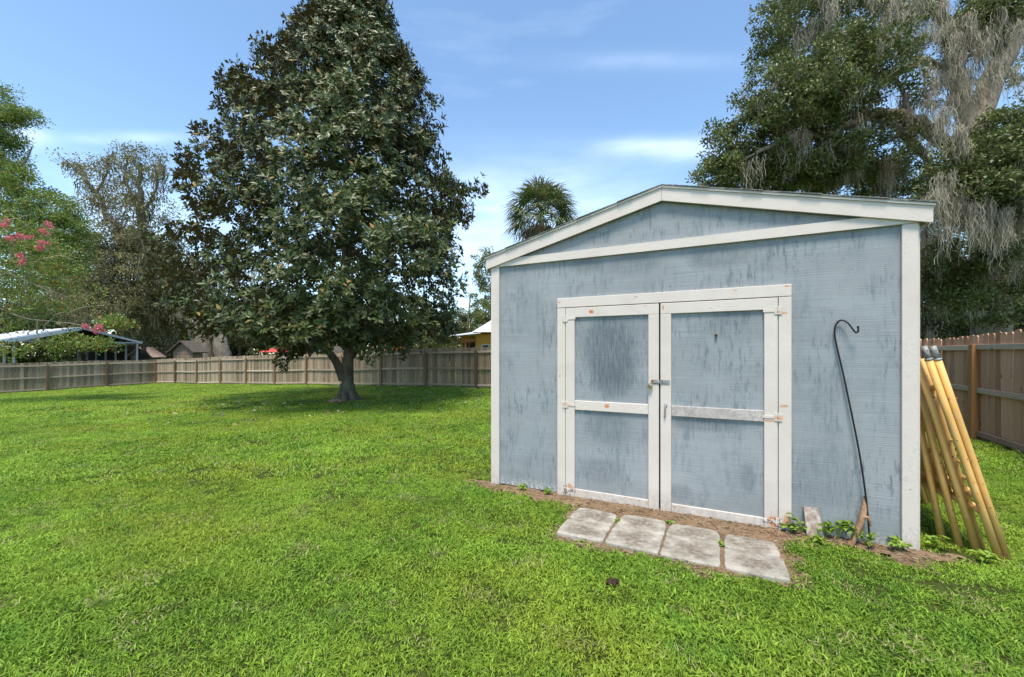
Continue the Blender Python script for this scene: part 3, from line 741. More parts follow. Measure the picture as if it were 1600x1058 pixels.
# ------------------------------------------------------------------ fences
M_picket = mat_wood('grey_picket', (0.14, 0.098, 0.063), (0.27, 0.20, 0.135), (0.41, 0.33, 0.235))
M_railw = mat_wood('grey_rail', (0.24, 0.19, 0.135), (0.38, 0.31, 0.225), (0.52, 0.43, 0.32), 'x')
M_postw = mat_wood('brown_post', (0.12, 0.072, 0.040), (0.20, 0.13, 0.075), (0.27, 0.18, 0.11))
M_picket_r = mat_wood('brown_picket', (0.17, 0.072, 0.032), (0.40, 0.20, 0.10), (0.66, 0.40, 0.25))
M_post_r = mat_wood('treated_post', (0.15, 0.065, 0.02), (0.26, 0.125, 0.042), (0.33, 0.17, 0.07))
BAY = 2.79
M_rail_r = mat_wood('brown_rail', (0.20, 0.12, 0.075), (0.38, 0.27, 0.18), (0.52, 0.40, 0.29), 'x')
def picket_mesh(seed, mat, w=0.150):
    r = random.Random(seed); h = 1.80 + r.uniform(-0.012, 0.012); e = 0.028
    bm = bmesh.new(); x = w / 2
    poly = [(-x, 0.02), (x, 0.02), (x, h - e), (x - e, h), (-x + e, h), (-x, h - e)]
    a = [bm.verts.new((p[0], 0.0, p[1])) for p in poly]; b = [bm.verts.new((p[0], -0.017, p[1])) for p in poly]
    bm.faces.new(a); bm.faces.new(b[::-1])
    for i in range(6): bm.faces.new((a[i], b[i], b[(i + 1) % 6], a[(i + 1) % 6]))
    bmesh.ops.recalc_face_normals(bm, faces=bm.faces)
    me = bpy.data.meshes.new('picket'); bm.to_mesh(me); bm.free(); me.materials.append(mat); return me
def fence(label, start, rot, nb, mp_, mr_, mpo, post_h=1.64, skip_last=False):
    """start: first post; the fence runs along local +x, its inner side (posts, rails) is local +y"""
    root = thing('wooden_fence', label, 'fence', (start[0], start[1], float(gz(*start))), rot)
    z0 = float(gz(*start)); ca, sa = math.cos(rot), math.sin(rot)
    g = lambda u: float(gz(start[0] + ca * u, start[1] + sa * u)) - z0
    pm = [picket_mesh(i, mp_) for i in range(6)]
    npk = 17; st = BAY / npk
    for i in range(nb * npk):
        u = (i + 0.5) * st
        link('picket', random.choice(pm), root, (u, (0.0, -0.009)[i % 2] + random.uniform(-0.003, 0.003), g(u) + random.uniform(-0.012, 0.012)), (random.gauss(0, 0.003), random.gauss(0, 0.004), random.gauss(0, 0.012)))
    pom = MB(); pom.box(-0.06, 0.06, 0.003, 0.105, -0.1, post_h, 0.004); po = pom.build('post', mpo, root)
    for k in range(0, nb + 1 - (1 if skip_last else 0)):
        o = po if k == 0 else po.copy()
        if k: COL.objects.link(o)
        o.location = (k * BAY, 0, g(k * BAY)); o.rotation_euler = (random.gauss(0, 0.006), random.gauss(0, 0.008), random.gauss(0, 0.02))
    for k in range(nb):
        a, b = k * BAY + 0.062, (k + 1) * BAY - 0.062
        for z in (0.13, 0.86, 1.59):
            m = MB(); m.box(-(b - a) / 2, (b - a) / 2, 0.006, 0.047, -0.044, 0.044, 0.003)
            ga, gb = g(a), g(b); m.build('rail', mr_, root, False, ((a + b) / 2, random.uniform(0.0, 0.006), (ga + gb) / 2 + z + random.uniform(-0.008, 0.008)), (0, -math.atan2(gb - ga, b - a), 0))
    return root
A_BACK = math.atan2(UX[1], UX[0])
CORN_R = np.array([10.56, 12.25]); 
pb = np.array(px(745, 551, 18.3))[:2]
u0 = 15
CORN_L = pb - UX * BAY * 10
# inner side is towards the camera: for the back fence run from right to left so that local +y points at us
CR = CORN_L + UX * BAY * 15
fence('long grey picket fence across the back of the lawn behind the magnolia', CR, A_BACK + math.pi, 15, M_picket, M_railw, M_postw)
fence('grey picket fence along the left side of the lawn below the carport', CORN_L, A_BACK - math.pi / 2, 5, M_picket, M_railw, M_postw, skip_last=False)
# right fence: local +x towards the back, inner side (+y) faces left towards the shed
pr0 = np.array([7.97, 7.12]) - UY * BAY * 2
fence('brown picket fence on the right beyond the yellow scaffold frames', pr0, math.atan2(UY[1], UY[0]), 4, M_picket_r, M_rail_r, M_post_r)

# ------------------------------------------------------------------ foliage tools
def unit(v): return v / (np.linalg.norm(v, axis=-1, keepdims=True) + 1e-9)
def leaves_np(pos, dirs, length, width, r, nrm=None, fold=0.25):
    """a folded diamond leaf at every position"""
    n = len(pos)
    if nrm is None: nrm = unit(r.standard_normal((n, 3)) * 0.7 + np.array([0, 0, 1.0]))
    side = unit(np.cross(dirs, nrm)); up = np.cross(side, dirs)
    ln = (length * (0.7 + 0.6 * r.random(n)))[:, None]; wd = (width * (0.7 + 0.6 * r.random(n)))[:, None]
    b = pos; tip = pos + dirs * ln - up * ln * 0.10
    mdl = pos + dirs * ln * 0.48
    l_ = mdl + side * wd * 0.5 + up * wd * fold; r_ = mdl - side * wd * 0.5 + up * wd * fold
    v = np.stack([b, r_, tip, l_], 1).reshape(-1, 3)
    i = np.arange(n)[:, None] * 4
    f = np.stack([i + 0, i + 2, i + 1, i + 0, i + 3, i + 2], -1).reshape(-1, 3)
    return v, f
def bough_leaves(cen, rad, n_each, length, width, r, flat=0.6, outward=None, upb=0.3):
    """leafy sprays: every bough a loose ellipsoid of leaves, denser at its outer, upper side"""
    V = []
    k = len(cen); rad = np.broadcast_to(rad, (k,))
    n_each = np.broadcast_to(n_each, (k,)).astype(int)
    idx = np.repeat(np.arange(k), n_each); n = len(idx)
    q = unit(r.standard_normal((n, 3))) * (r.random((n, 1)) ** 0.45)
    q[:, 2] *= flat
    pos = cen[idx] + q * rad[idx][:, None]
    d = unit(q + r.standard_normal((n, 3)) * 0.6 + np.array([0, 0, upb]))
    return leaves_np(pos, d, length, width, r)
def rosettes(cen, n_leaf, length, width, r, axis):
    """magnolia whorls: leaves round a twig end"""
    k = len(cen); idx = np.repeat(np.arange(k), n_leaf); n = len(idx)
    ax = unit(axis)[idx]
    ref = unit(r.standard_normal((n, 3))); rd = unit(ref - (ref * ax).sum(1, keepdims=True) * ax)
    d = unit(rd * 1.0 + ax * (0.15 + 0.8 * r.random((n, 1))))
    nrm = unit(ax * 1.0 - rd * 0.35 + r.standard_normal((n, 3)) * 0.2)
    pos = cen[idx] + d * 0.02 - ax * (r.random((n, 1)) * 0.10)
    return leaves_np(pos, d, length, width, r, nrm, 0.12)
def moss_np(anchor, length, r, strands=14, spread=0.18, w=0.02, curl=0.05):
    """beards of hanging moss: tapering crinkled strips"""
    V, F, o = [], [], 0
    k = len(anchor); length = np.broadcast_to(length, (k,))
    idx = np.repeat(np.arange(k), strands); n = len(idx)
    off = r.standard_normal((n, 3)) * spread * np.array([1, 1, 0.5])
    ln = length[idx] * (0.35 + 0.65 * r.random(n)) * np.exp(-(np.linalg.norm(off[:, :2], axis=1) / (spread * 2.2)) ** 2)
    th = r.random(n) * 6.283; sd = np.stack([np.cos(th), np.sin(th), np.zeros(n)], 1)
    S = 9; pts = np.zeros((n, S, 2, 3))
    p = anchor[idx] + off
    drift = np.zeros((n, 3))
    for s in range(S):
        f = s / (S - 1)
        c = p + drift - off * f * 0.45 - np.array([0, 0, 1]) * (ln * f)[:, None]
        ww = (w * (0.6 + 0.8 * r.random(n)) * (1 - 0.6 * f) + 0.001)[:, None]
        pts[:, s, 0] = c + sd * ww; pts[:, s, 1] = c - sd * ww
        drift += r.standard_normal((n, 3)) * curl * np.minimum(1, ln)[:, None] * np.array([1, 1, 0.3])
    v = pts.reshape(-1, 3)
    i = (np.arange(n) * S * 2)[:, None] + (np.arange(S - 1) * 2)[None, :]
    f = np.stack([i, i + 1, i + 3, i + 2], -1).reshape(-1, 4)
    return v, f
class Tree:
    def __init__(s, seed): s.r = np.random.default_rng(seed); s.wood = []; s.skel = []; s.skr = []; s.trunk = []
    def limb(s, pts, r0, r1, k=9, n=14, trunk=False, wob=0.0):
        P = smooth_path(pts, n)
        if wob: P[1:-1] += s.r.standard_normal((len(P) - 2, 3)) * wob
        rad = np.linspace(r0, r1, len(P))
        (s.trunk if trunk else s.wood).append(tube_np(P, rad, k))
        for q, w in zip(P, rad): s.skel.append(q); s.skr.append(w)
        return P
    def connect(s, cen, r1=0.015, r0max=0.09, k=5, sag=0.15):
        """a twig from the nearest wood to every bough; boughs become wood for the next ones"""
        cen = np.asarray(cen)
        sk = np.array(s.skel); 
        order = np.argsort([np.min(np.linalg.norm(sk - c, axis=1)) for c in cen])
        sk = list(s.skel); sr = list(s.skr)
        for i in order:
            c = cen[i]; A = np.array(sk); dd = np.linalg.norm(A - c, axis=1) + 0.6 * np.maximum(0, A[:, 2] - c[2])
            j = int(np.argmin(dd)); a = A[j]
            L_ = np.linalg.norm(c - a)
            if L_ < 0.05: continue
            mid = (a + c) / 2 + s.r.standard_normal(3) * L_ * 0.10 + np.array([0, 0, -sag * L_ * 0.3])
            P = smooth_path([a, mid, c], 6); r0 = min(sr[j] * 0.7, r0max, 0.02 + 0.02 * L_)
            rad = np.linspace(max(r0, r1), r1 * 0.6, len(P))
            s.wood.append(tube_np(P, rad, k))
            for q, w in zip(P[2:], rad[2:]): sk.append(q); sr.append(w)
    def finish(s, name, label, cat, base, barkm, leaf, leafm, moss=None, mossm=None, group=None, extra=()):
        root = thing(name, label, cat, tuple(base), 0, group); b = np.asarray(base)
        for nm, parts_, mt in (('trunk', s.trunk, barkm), ('branches', s.wood, barkm)):
            if parts_:
                v, f = join_np(parts_); link(nm, mesh_np(nm, v - b, f, mt, True), root)
        v, f = join_np(leaf) if isinstance(leaf, list) else leaf
        cr_ = link('crown', mesh_np('crown', v - b, f, leafm, False), root)
        if moss is not None:
            v, f = moss; link('hanging_moss', mesh_np('hanging_moss', v - b, f, mossm, True), root)
        for nm, (v, f), mt in extra: link(nm, mesh_np(nm, v - b, f, mt, False), root)
        return root

# ------------------------------------------------------------------ magnolia
M_mag = mat_leaf('magnolia_leaf', (0.024, 0.042, 0.011), (0.110, 0.138, 0.036), (0.30, 0.19, 0.055), (0.125, 0.095, 0.038), 0.42, 0.30, 0.08, 0.965)
M_magbark = mat_bark('magnolia_bark', (0.035, 0.028, 0.022), (0.13, 0.115, 0.095), (0.15, 0.16, 0.11))
def build_magnolia():
    T = Tree(11); r = T.r; D = 14.3; S = D / FPX
    bx = (543 - 800) * S; base = np.array([bx, D, float(gz(bx, D)) - 0.03])
    prof = [(-14, 525, 555), (-6, 508, 580), (4, 484, 604), (30, 450, 612), (55, 412, 622), (90, 375, 650), (100, 350, 655), (150, 322, 686), (175, 330, 694), (200, 268, 684), (230, 258, 680), (262, 262, 700), (290, 255, 752), (330, 248, 738), (380, 238, 728), (430, 232, 728), (470, 240, 722), (500, 256, 715), (514, 330, 705), (530, 395, 680), (545, 420, 650)]
    ys = np.array([p[0] for p in prof], float); xl = np.array([p[1] for p in prof], float); xr = np.array([p[2] for p in prof], float)
    n = 1200
    y = np.interp(r.random(n), np.linspace(0, 1, 40), np.interp(np.linspace(0, 1, 40), [0, 0.04, 0.2, 0.5, 0.8, 1], [-12, 12, 110, 270, 420, 532]))
    L = (543 - np.interp(y, ys, xl)) * S * 1.06 - 0.10; Rr = (np.interp(y, ys, xr) - 543) * S * 1.05 - 0.12
    ph = r.random(n) * 6.283; c, s_ = np.cos(ph), np.sin(ph)
    a = np.where(c > 0, Rr, L); a = np.maximum(a, 0.25); bb = np.maximum((L + Rr) / 2, 0.25) * 0.92
    rad = 1 / np.sqrt((c / a) ** 2 + (s_ / bb) ** 2)
    lump = 0.88 + 0.17 * np.sin(ph * 5 + y * 0.045) * np.sin(y * 0.07 + ph * 2)
    rho = (0.42 + 0.58 * r.random(n) ** 0.6) * np.where(np.abs(c) > 0.85, np.maximum(lump, 0.90), lump)
    k = 1 + 0.75 * (rho * rad * s_) / D
    z = CAMZ - (y - CYP) * S * k
    cen = np.stack([bx * k + rho * rad * c * k, D + rho * rad * s_, z - 0.24 * rho * rad / 5], -1)
    cen[:, 2] = np.maximum(cen[:, 2], base[2] + 1.95)
    # the few low hanging sprays
    low = [px(452, 555, D - 1), px(445, 548, D - 1), px(475, 547, D - 0.5), px(580, 550, D - 2.2), px(625, 545, D - 1), px(372, 528, D), px(285, 480, D), px(640, 540, D - 1), px(470, 540, D - 1.2), px(455, 538, D - 1.4), px(752, 290, D), px(740, 300, D), px(447, 563, D - 1), px(500, 538, D - 1.6), px(700, 522, D)]
    cen = np.vstack([cen, low])
    # wood
    T.limb([base + (0, 0, -0.15), base + (0, 0, 0.25), base + (0.02, 0, 1.2), base + (0.03, 0.02, 3.0), base + (-0.1, 0, 6), base + (0.05, 0, 9.5), base + (0.0, 0, 12.5)], 0.25, 0.035, 14, 40, True)
    T.trunk.append(tube_np(smooth_path([base + (0.0, 0, -0.1), base + (0, 0, 0.06), base + (0, 0, 0.22), base + (0, 0, 0.6)], 9), [0.47, 0.44, 0.40, 0.34, 0.31, 0.28, 0.265, 0.255, 0.25, 0.245][:10], 16))
    for q in range(7):
        an = q * 0.9 + 0.3; T.trunk.append(tube_np([base + (0.12 * math.cos(an), 0.12 * math.sin(an), 0.45), base + (0.27 * math.cos(an), 0.27 * math.sin(an), 0.14), base + (0.52 * math.cos(an), 0.52 * math.sin(an), -0.08)], [0.10, 0.12, 0.05], 8))
    T.limb([base + (-0.12, -0.05, 0.75), base + (-0.32, -0.15, 1.35), base + (-0.62, -0.2, 1.75), base + (-1.2, -0.3, 2.2), base + (-2.6, -0.5, 2.8)], 0.16, 0.06, 10, 16)
    T.limb([base + (0.1, 0, 1.5), base + (0.55, -0.1, 1.95), base + (1.5, -0.3, 2.35), base + (3.0, -0.6, 2.6)], 0.12, 0.04, 8, 12)
    for q in range(46):
        h = 1.9 + q * 0.23; an = q * 2.4; yy = CYP - (h + base[2] - CAMZ) / S + 25
        rr = (np.interp(yy, ys, xr) - np.interp(yy, ys, xl)) * S * 0.5 * 0.72
        dv = np.array([math.cos(an), math.sin(an), 0])
        st = base + (0, 0, h)
        T.limb([st, st + dv * rr * 0.3 + (0, 0, rr * 0.18), st + dv * rr * 0.72 + (0, 0, rr * 0.30)], 0.03 + 0.05 * rr / 5, 0.015, 6, 8, wob=0.04)
    T.connect(cen[::2], 0.012, 0.04, 5)
    # rosettes in each bough
    m = 13; idx = np.repeat(np.arange(len(cen)), m)
    q = unit(r.standard_normal((len(idx), 3))) * (r.random((len(idx), 1)) ** 0.4) * np.array([0.42, 0.42, 0.36])
    pc = cen[idx] + q
    ax0 = np.array([bx, D, 0]); od = pc - ax0; od[:, 2] = 0
    axis = unit(q * 1.2 + unit(od) * 0.75 + np.array([0, 0, 0.5]) + r.standard_normal((len(idx), 3)) * 0.25)
    lv = rosettes(pc, 8, 0.170, 0.072, r, axis)
    T.finish('magnolia_tree', 'tall dark glossy-leaved magnolia tree standing alone on the lawn', 'tree', base, M_magbark, lv, M_mag)
build_magnolia()

# ------------------------------------------------------------------ oaks and other trees
M_oakleaf = mat_leaf('oak_leaf', (0.050, 0.072, 0.020), (0.24, 0.275, 0.095), (0.16, 0.14, 0.07), None, 0.5, 0.4, 0.2)
M_oakdull = mat_leaf('dull_oak_leaf', (0.14, 0.14, 0.06), (0.34, 0.32, 0.16), (0.18, 0.15, 0.09), None, 0.6, 0.25, 0.2)
M_bright = mat_leaf('bright_leaf', (0.07, 0.125, 0.022), (0.30, 0.39, 0.09), (0.28, 0.20, 0.05), None, 0.5, 0.35, 0.3)
M_moss = mat_leaf('spanish_moss', (0.24, 0.215, 0.16), (0.50, 0.44, 0.345), None, None, 0.95, 0.05, 0.25)
M_mossd = mat_leaf('green_moss', (0.15, 0.14, 0.09), (0.31, 0.28, 0.19), None, None, 0.95, 0.05, 0.25)
M_oakbark = mat_bark('oak_bark', (0.08, 0.065, 0.05), (0.28, 0.23, 0.185), (0.22, 0.20, 0.14))
M_palebark = mat_bark('pale_bark', (0.20, 0.16, 0.12), (0.50, 0.41, 0.32))

def blob_boughs(r, blobs):
    """blobs: photo x, y, half width, half height (px), depth, half depth (m), count -> bough centres"""
    out = []
    for (x, y, rx, ry, d, rd, n) in blobs:
        q = unit(r.standard_normal((n, 3))) * (0.35 + 0.65 * r.random((n, 1)) ** 0.6)
        c = px(x, y, d); s = d / FPX
        out.append(c + q * np.array([rx * s, rd, ry * s]))
    return np.vstack(out)

def build_right_oak():
    T = Tree(21); r = T.r; D = 17.0
    base = px(1548, 560, D); base[2] = 0
    g = lambda x, y, dd=0: px(x, y, D + dd)
    # massive leaning trunk and its limbs
    T.limb([base, g(1545, 420), g(1538, 330), g(1520, 255), g(1540, 150), g(1580, 60), g(1620, -60), g(1640, -260)], 0.62, 0.25, 12, 34, True, 0.03)
    T.limb([g(1520, 265), g(1470, 215, -0.3), g(1420, 185, -1), g(1370, 178, -1.5), g(1300, 205, -2.0), g(1235, 215, -2.5), g(1180, 240, -3)], 0.30, 0.05, 9, 26, wob=0.05)
    T.limb([g(1515, 262), g(1480, 225, 0.3), g(1440, 200, 0.4), g(1405, 200, 0.5), g(1380, 190, 0.8), g(1290, 160, 1), g(1220, 120, 1)], 0.26, 0.05, 9, 26, wob=0.05)
    T.limb([g(1408, 200, 0.5), g(1428, 225, 0.2), g(1450, 250), g(1470, 300, -0.5), g(1500, 340, -0.8)], 0.20, 0.07, 8, 14, wob=0.03)
    T.limb([g(1525, 235), g(1500, 150, 0.3), g(1485, 60, 0.5), g(1470, 10, 1), g(1500, -150, 1)], 0.34, 0.14, 9, 20, wob=0.04)
    T.limb([g(1487, 60, 0.5), g(1462, 18, 0), g(1445, 5, -0.5), g(1410, 14, -1), g(1360, -10, -1.5), g(1290, -60, -2)], 0.20, 0.06, 8, 18, wob=0.05)
    T.limb([g(1490, 60, 0.2), g(1510, 30, -1), g(1530, 0, -1.5)], 0.06, 0.03, 6, 8)
    T.limb([g(1500, 120, 0.3), g(1450, 95, -0.4), g(1390, 120, -1.2), g(1330, 90, -2), g(1250, 50, -2)], 0.16, 0.04, 7, 18, wob=0.06)
    T.limb([g(1420, 185, -1), g(1415, 150, -0.8), g(1405, 110, -0.6), g(1430, 60, -0.5)], 0.10, 0.04, 6, 10, wob=0.04)
    T.limb([g(1535, 300), g(1600, 240, -2), g(1680, 190, -3), g(1800, 150, -3)], 0.26, 0.10, 8, 16)
    T.limb([g(1540, 330), g(1600, 330, 1.5), g(1700, 320, 2)], 0.18, 0.08, 8, 12)
    T.limb([g(1530, 310), g(1470, 300, 1.5), g(1380, 290, 2), g(1300, 280, 2)], 0.18, 0.06, 8, 14, wob=0.05)
    blobs = [(1330, 120, 95, 55, D - 2.5, 2.0, 120), (1250, 150, 95, 60, D - 2.5, 2.0, 130), (1180, 215, 75, 50, D - 2, 1.8, 80), (1130, 275, 40, 28, D - 2, 1.2, 34), (1250, 250, 110, 40, D - 1, 2, 100), (1360, 240, 70, 45, D - 0.5, 1.8, 60),
             (1230, 50, 60, 60, D - 1, 2, 75), (1300, 20, 80, 50, D, 2, 80), (1390, 60, 45, 40, D - 1, 1.4, 42), (1400, -30, 110, 40, D, 2, 60), (1250, -60, 90, 50, D, 2, 50),
             (1535, 40, 45, 38, D - 2.6, 1.0, 60), (1570, 15, 50, 30, D - 2.5, 1, 34), (1580, -40, 90, 40, D, 2, 45),
             (1540, 260, 85, 50, D - 4, 1.3, 110), (1590, 200, 60, 30, D - 4, 1.2, 50), (1500, 310, 55, 30, D - 4, 1.2, 56), (1580, 320, 60, 40, D - 4, 1.3, 64), (1500, 405, 65, 28, D - 2, 1.4, 50), (1590, 400, 50, 60, D - 2, 1.5, 50), (1530, 470, 75, 45, D - 1.6, 1.0, 60), (1460, 450, 40, 50, D - 1, 1, 34),
             (1400, 285, 60, 25, D + 1, 1.5, 40), (1220, 275, 110, 25, D - 1, 1.6, 110), (1320, 270, 80, 30, D + 1, 1.6, 70), (1290, 180, 90, 50, D + 1, 1.5, 70), (1700, 250, 90, 120, D - 2, 2.5, 90), (1700, 50, 120, 90, D, 3, 70), (1440, 165, 30, 25, D + 1.5, 1, 10), (1500, -180, 300, 90, D + 2, 4, 110), (1330, -150, 160, 60, D + 1, 3, 60)]
    cen = blob_boughs(r, blobs); cen = cen[cen[:, 2] > 2.2]
    T.connect(cen[::2], 0.014, 0.06, 5)
    lf = bough_leaves(cen, 0.24 + 0.28 * r.random(len(cen)), 84, 0.125, 0.068, r, 0.62)
    # moss along limbs, under boughs
    sk = np.array(T.skel); srr = np.array(T.skr)
    pick = sk[(sk[:, 2] > 5.0)]; pick = pick[r.integers(0, len(pick), 260)] + r.standard_normal((260, 3)) * 0.15
    under = cen[r.integers(0, len(cen), 300)] + np.array([0, 0, -0.15])
    big = np.array([px(x, y, D - 2.9) for (x, y) in [(1530, 75), (1545, 80), (1560, 80), (1515, 90), (1500, 75), (1480, 75), (1465, 75), (1570, 65), (1585, 70), (1530, 95), (1545, 100), (1490, 130), (1475, 150), (1505, 150), (1520, 160), (1440, 95), (1300, 10), (1310, 0), (1395, 20), (1405, 5), (1415, 0)]])
    big2 = np.array([px(x, y, D - 4.6) for (x, y) in [(1478, 320), (1490, 322), (1500, 320), (1515, 318), (1530, 320), (1545, 330), (1558, 335), (1568, 325), (1465, 300), (1450, 305), (1590, 300), (1600, 330), (1610, 290), (1470, 275), (1480, 170), (1500, 200), (1560, 340)]])
    low = np.array([px(x, y, D - 1.0) for (x, y) in [(1450, 370), (1460, 390), (1475, 400), (1490, 410), (1505, 400), (1525, 420), (1530, 440), (1540, 410), (1570, 380), (1590, 370), (1440, 340), (1575, 430), (1525, 460), (1400, 230), (1385, 240), (1390, 260), (1340, 240), (1300, 250), (1280, 225), (1250, 245), (1200, 255), (1220, 235), (1180, 250), (1260, 220), (1310, 230), (1330, 215), (1240, 225), (1160, 240)]])
    big2j = np.repeat(big2, 3, 0) + r.standard_normal((len(big2) * 3, 3)) * 0.10
    mo = [moss_np(pick, 0.7 + 0.9 * r.random(len(pick)), r, 20, 0.12, 0.008), moss_np(under, 0.35 + 0.75 * r.random(len(under)), r, 22, 0.15, 0.008),
          moss_np(np.repeat(big, 5, 0) + r.standard_normal((len(big) * 5, 3)) * np.array([0.3, 0.5, 0.7]), 0.6 + 1.2 * r.random(len(big) * 5), r, 34, 0.10, 0.008), moss_np(big2j, 0.8 + 1.1 * r.random(len(big2j)), r, 40, 0.085, 0.007), moss_np(np.repeat(low, 2, 0) + r.standard_normal((len(low) * 2, 3)) * 0.12, 1.0 + 1.2 * r.random(len(low) * 2), r, 34, 0.12, 0.008)]
    T.finish('live_oak_tree', 'huge live oak hung with grey moss towering behind the shed on the right', 'tree', base, M_oakbark, lf, M_oakleaf, join_np(mo), M_moss)
build_right_oak()

def build_left_oak():
    T = Tree(31); r = T.r; D = 42.0
    g = lambda x, y, dd=0: px(x, y, D + dd)
    base = g(322, 560); base[2] = -0.95
    T.limb([base, g(318, 545), g(300, 505), g(262, 470), g(235, 420), g(222, 350), g(218, 300), g(220, 255)], 0.95, 0.14, 10, 30, True, 0.05)
    T.limb([g(352, 562) * np.array([1, 1, 1]) + (0, 0, -0.8), g(345, 540), g(330, 500), g(320, 470), g(305, 430), g(300, 400)], 0.8, 0.25, 10, 26, False, 0.05)
    T.limb([g(235, 420), g(205, 370), g(170, 340), g(150, 300), g(125, 270), g(102, 255)], 0.35, 0.05, 7, 20, wob=0.1)
    T.limb([g(150, 305), g(165, 270), g(175, 240)], 0.14, 0.04, 6, 10, wob=0.1)
    T.limb([g(222, 340), g(205, 300), g(195, 260), g(205, 238)], 0.16, 0.04, 6, 12, wob=0.1)
    T.limb([g(222, 330), g(245, 290), g(250, 250)], 0.16, 0.04, 6, 12, wob=0.1)
    T.limb([g(290, 500), g(240, 440), g(180, 420), g(130, 430)], 0.3, 0.08, 7, 16, wob=0.12)
    T.limb([g(270, 475), g(210, 470), g(150, 480), g(100, 490)], 0.3, 0.08, 7, 16, wob=0.12)
    T.limb([g(318, 450), g(360, 430), g(420, 440)], 0.3, 0.08, 7, 12, wob=0.12)
    blobs = [(125, 255, 30, 10, D, 2, 14), (112, 262, 18, 10, D, 2, 10), (150, 285, 40, 16, D, 2, 22), (180, 258, 26, 12, D, 2, 18), (225, 240, 35, 10, D, 2, 22), (215, 265, 40, 20, D, 3, 30), (245, 290, 30, 25, D, 3, 22), (200, 310, 40, 22, D, 3, 30), (160, 335, 40, 18, D, 3, 22), (180, 375, 55, 30, D, 3, 60), (240, 370, 45, 30, D, 3, 50), (190, 425, 70, 35, D, 4, 95), (260, 430, 50, 35, D, 4, 65), (180, 480, 70, 25, D, 4, 80), (120, 450, 40, 40, D + 1, 3, 40), (290, 480, 50, 30, D + 2, 3, 40), (380, 460, 60, 60, D + 4, 3, 60), (250, 510, 70, 16, D + 3, 3, 50), (390, 520, 40, 18, D + 4, 3, 30), (60, 440, 70, 60, D + 5, 3, 70)]
    blobs = blobs + [(180, 400, 75, 40, D + 1, 3, 110), (170, 460, 90, 35, D + 1, 3, 120), (240, 480, 80, 35, D + 2, 3, 120), (250, 400, 50, 40, D + 2, 3, 60), (100, 400, 50, 40, D + 2, 3, 50), (190, 330, 70, 25, D, 3, 50), (240, 330, 45, 30, D, 3, 34)]
    cen = blob_boughs(r, blobs)
    T.connect(cen[::2], 0.03, 0.12, 5)
    lf = bough_leaves(cen, 0.55 + 0.45 * r.random(len(cen)), np.where(cen[:, 2] > 14, 30, 60), 0.22, 0.12, r, 0.6)
    sk = np.array(T.skel); pick = sk[sk[:, 2] > 3.5]; pick = pick[r.integers(0, len(pick), 140)] + r.standard_normal((140, 3)) * 0.3
    under = cen[(cen[:, 2] < 14)]; under = under[r.integers(0, len(under), 330)]
    mo = [moss_np(pick, 1.2 + 1.5 * r.random(len(pick)), r, 12, 0.3, 0.05), moss_np(under, 0.9 + 1.6 * r.random(len(under)), r, 12, 0.35, 0.045)]
    T.finish('live_oak_tree', 'sparse mossy oak with two leaning trunks rising left of the magnolia beyond the fence', 'tree', base, M_oakbark, lf, M_oakdull, join_np(mo), M_mossd)
build_left_oak()

def build_left_green():
    T = Tree(41); r = T.r; D = 30.0
    g = lambda x, y, dd=0: px(x, y, D + dd)
    base = g(-90, 565); base[2] = -0.95
    T.limb([base, g(-80, 460), g(-60, 350), g(-50, 250), g(-60, 150)], 0.4, 0.1, 10, 20, True)
    T.limb([g(-70, 430), g(-10, 380), g(50, 360), g(100, 350)], 0.18, 0.04, 7, 12, wob=0.08)
    T.limb([g(-60, 330), g(-10, 280), g(30, 260), g(50, 230)], 0.14, 0.04, 7, 12, wob=0.08)
    T.limb([g(-60, 240), g(-20, 200), g(20, 185), g(48, 180)], 0.10, 0.03, 7, 12, wob=0.08)
    blobs = [(-10, 165, 30, 40, D, 1.5, 55), (35, 183, 22, 12, D, 1.0, 24), (10, 215, 22, 14, D, 1, 16), (-30, 220, 50, 70, D, 2.5, 90), (5, 265, 38, 28, D, 1.5, 55), (40, 300, 40, 30, D, 1.8, 60), (80, 330, 36, 26, D, 1.5, 50), (110, 360, 26, 30, D, 1.5, 45), (20, 350, 60, 40, D, 2, 75), (90, 400, 45, 35, D, 2, 65), (-60, 330, 80, 90, D, 3, 120), (30, 420, 80, 40, D + 1, 2, 70)]
    cen = blob_boughs(r, blobs); T.connect(cen[::2], 0.02, 0.07, 5)
    lf = bough_leaves(cen, 0.42 + 0.35 * r.random(len(cen)), 85, 0.15, 0.085, r, 0.65)
    T.finish('leafy_tree', 'bright green leafy tree cut by the left edge of the picture', 'tree', base, M_oakbark, lf, M_bright)
build_left_green()

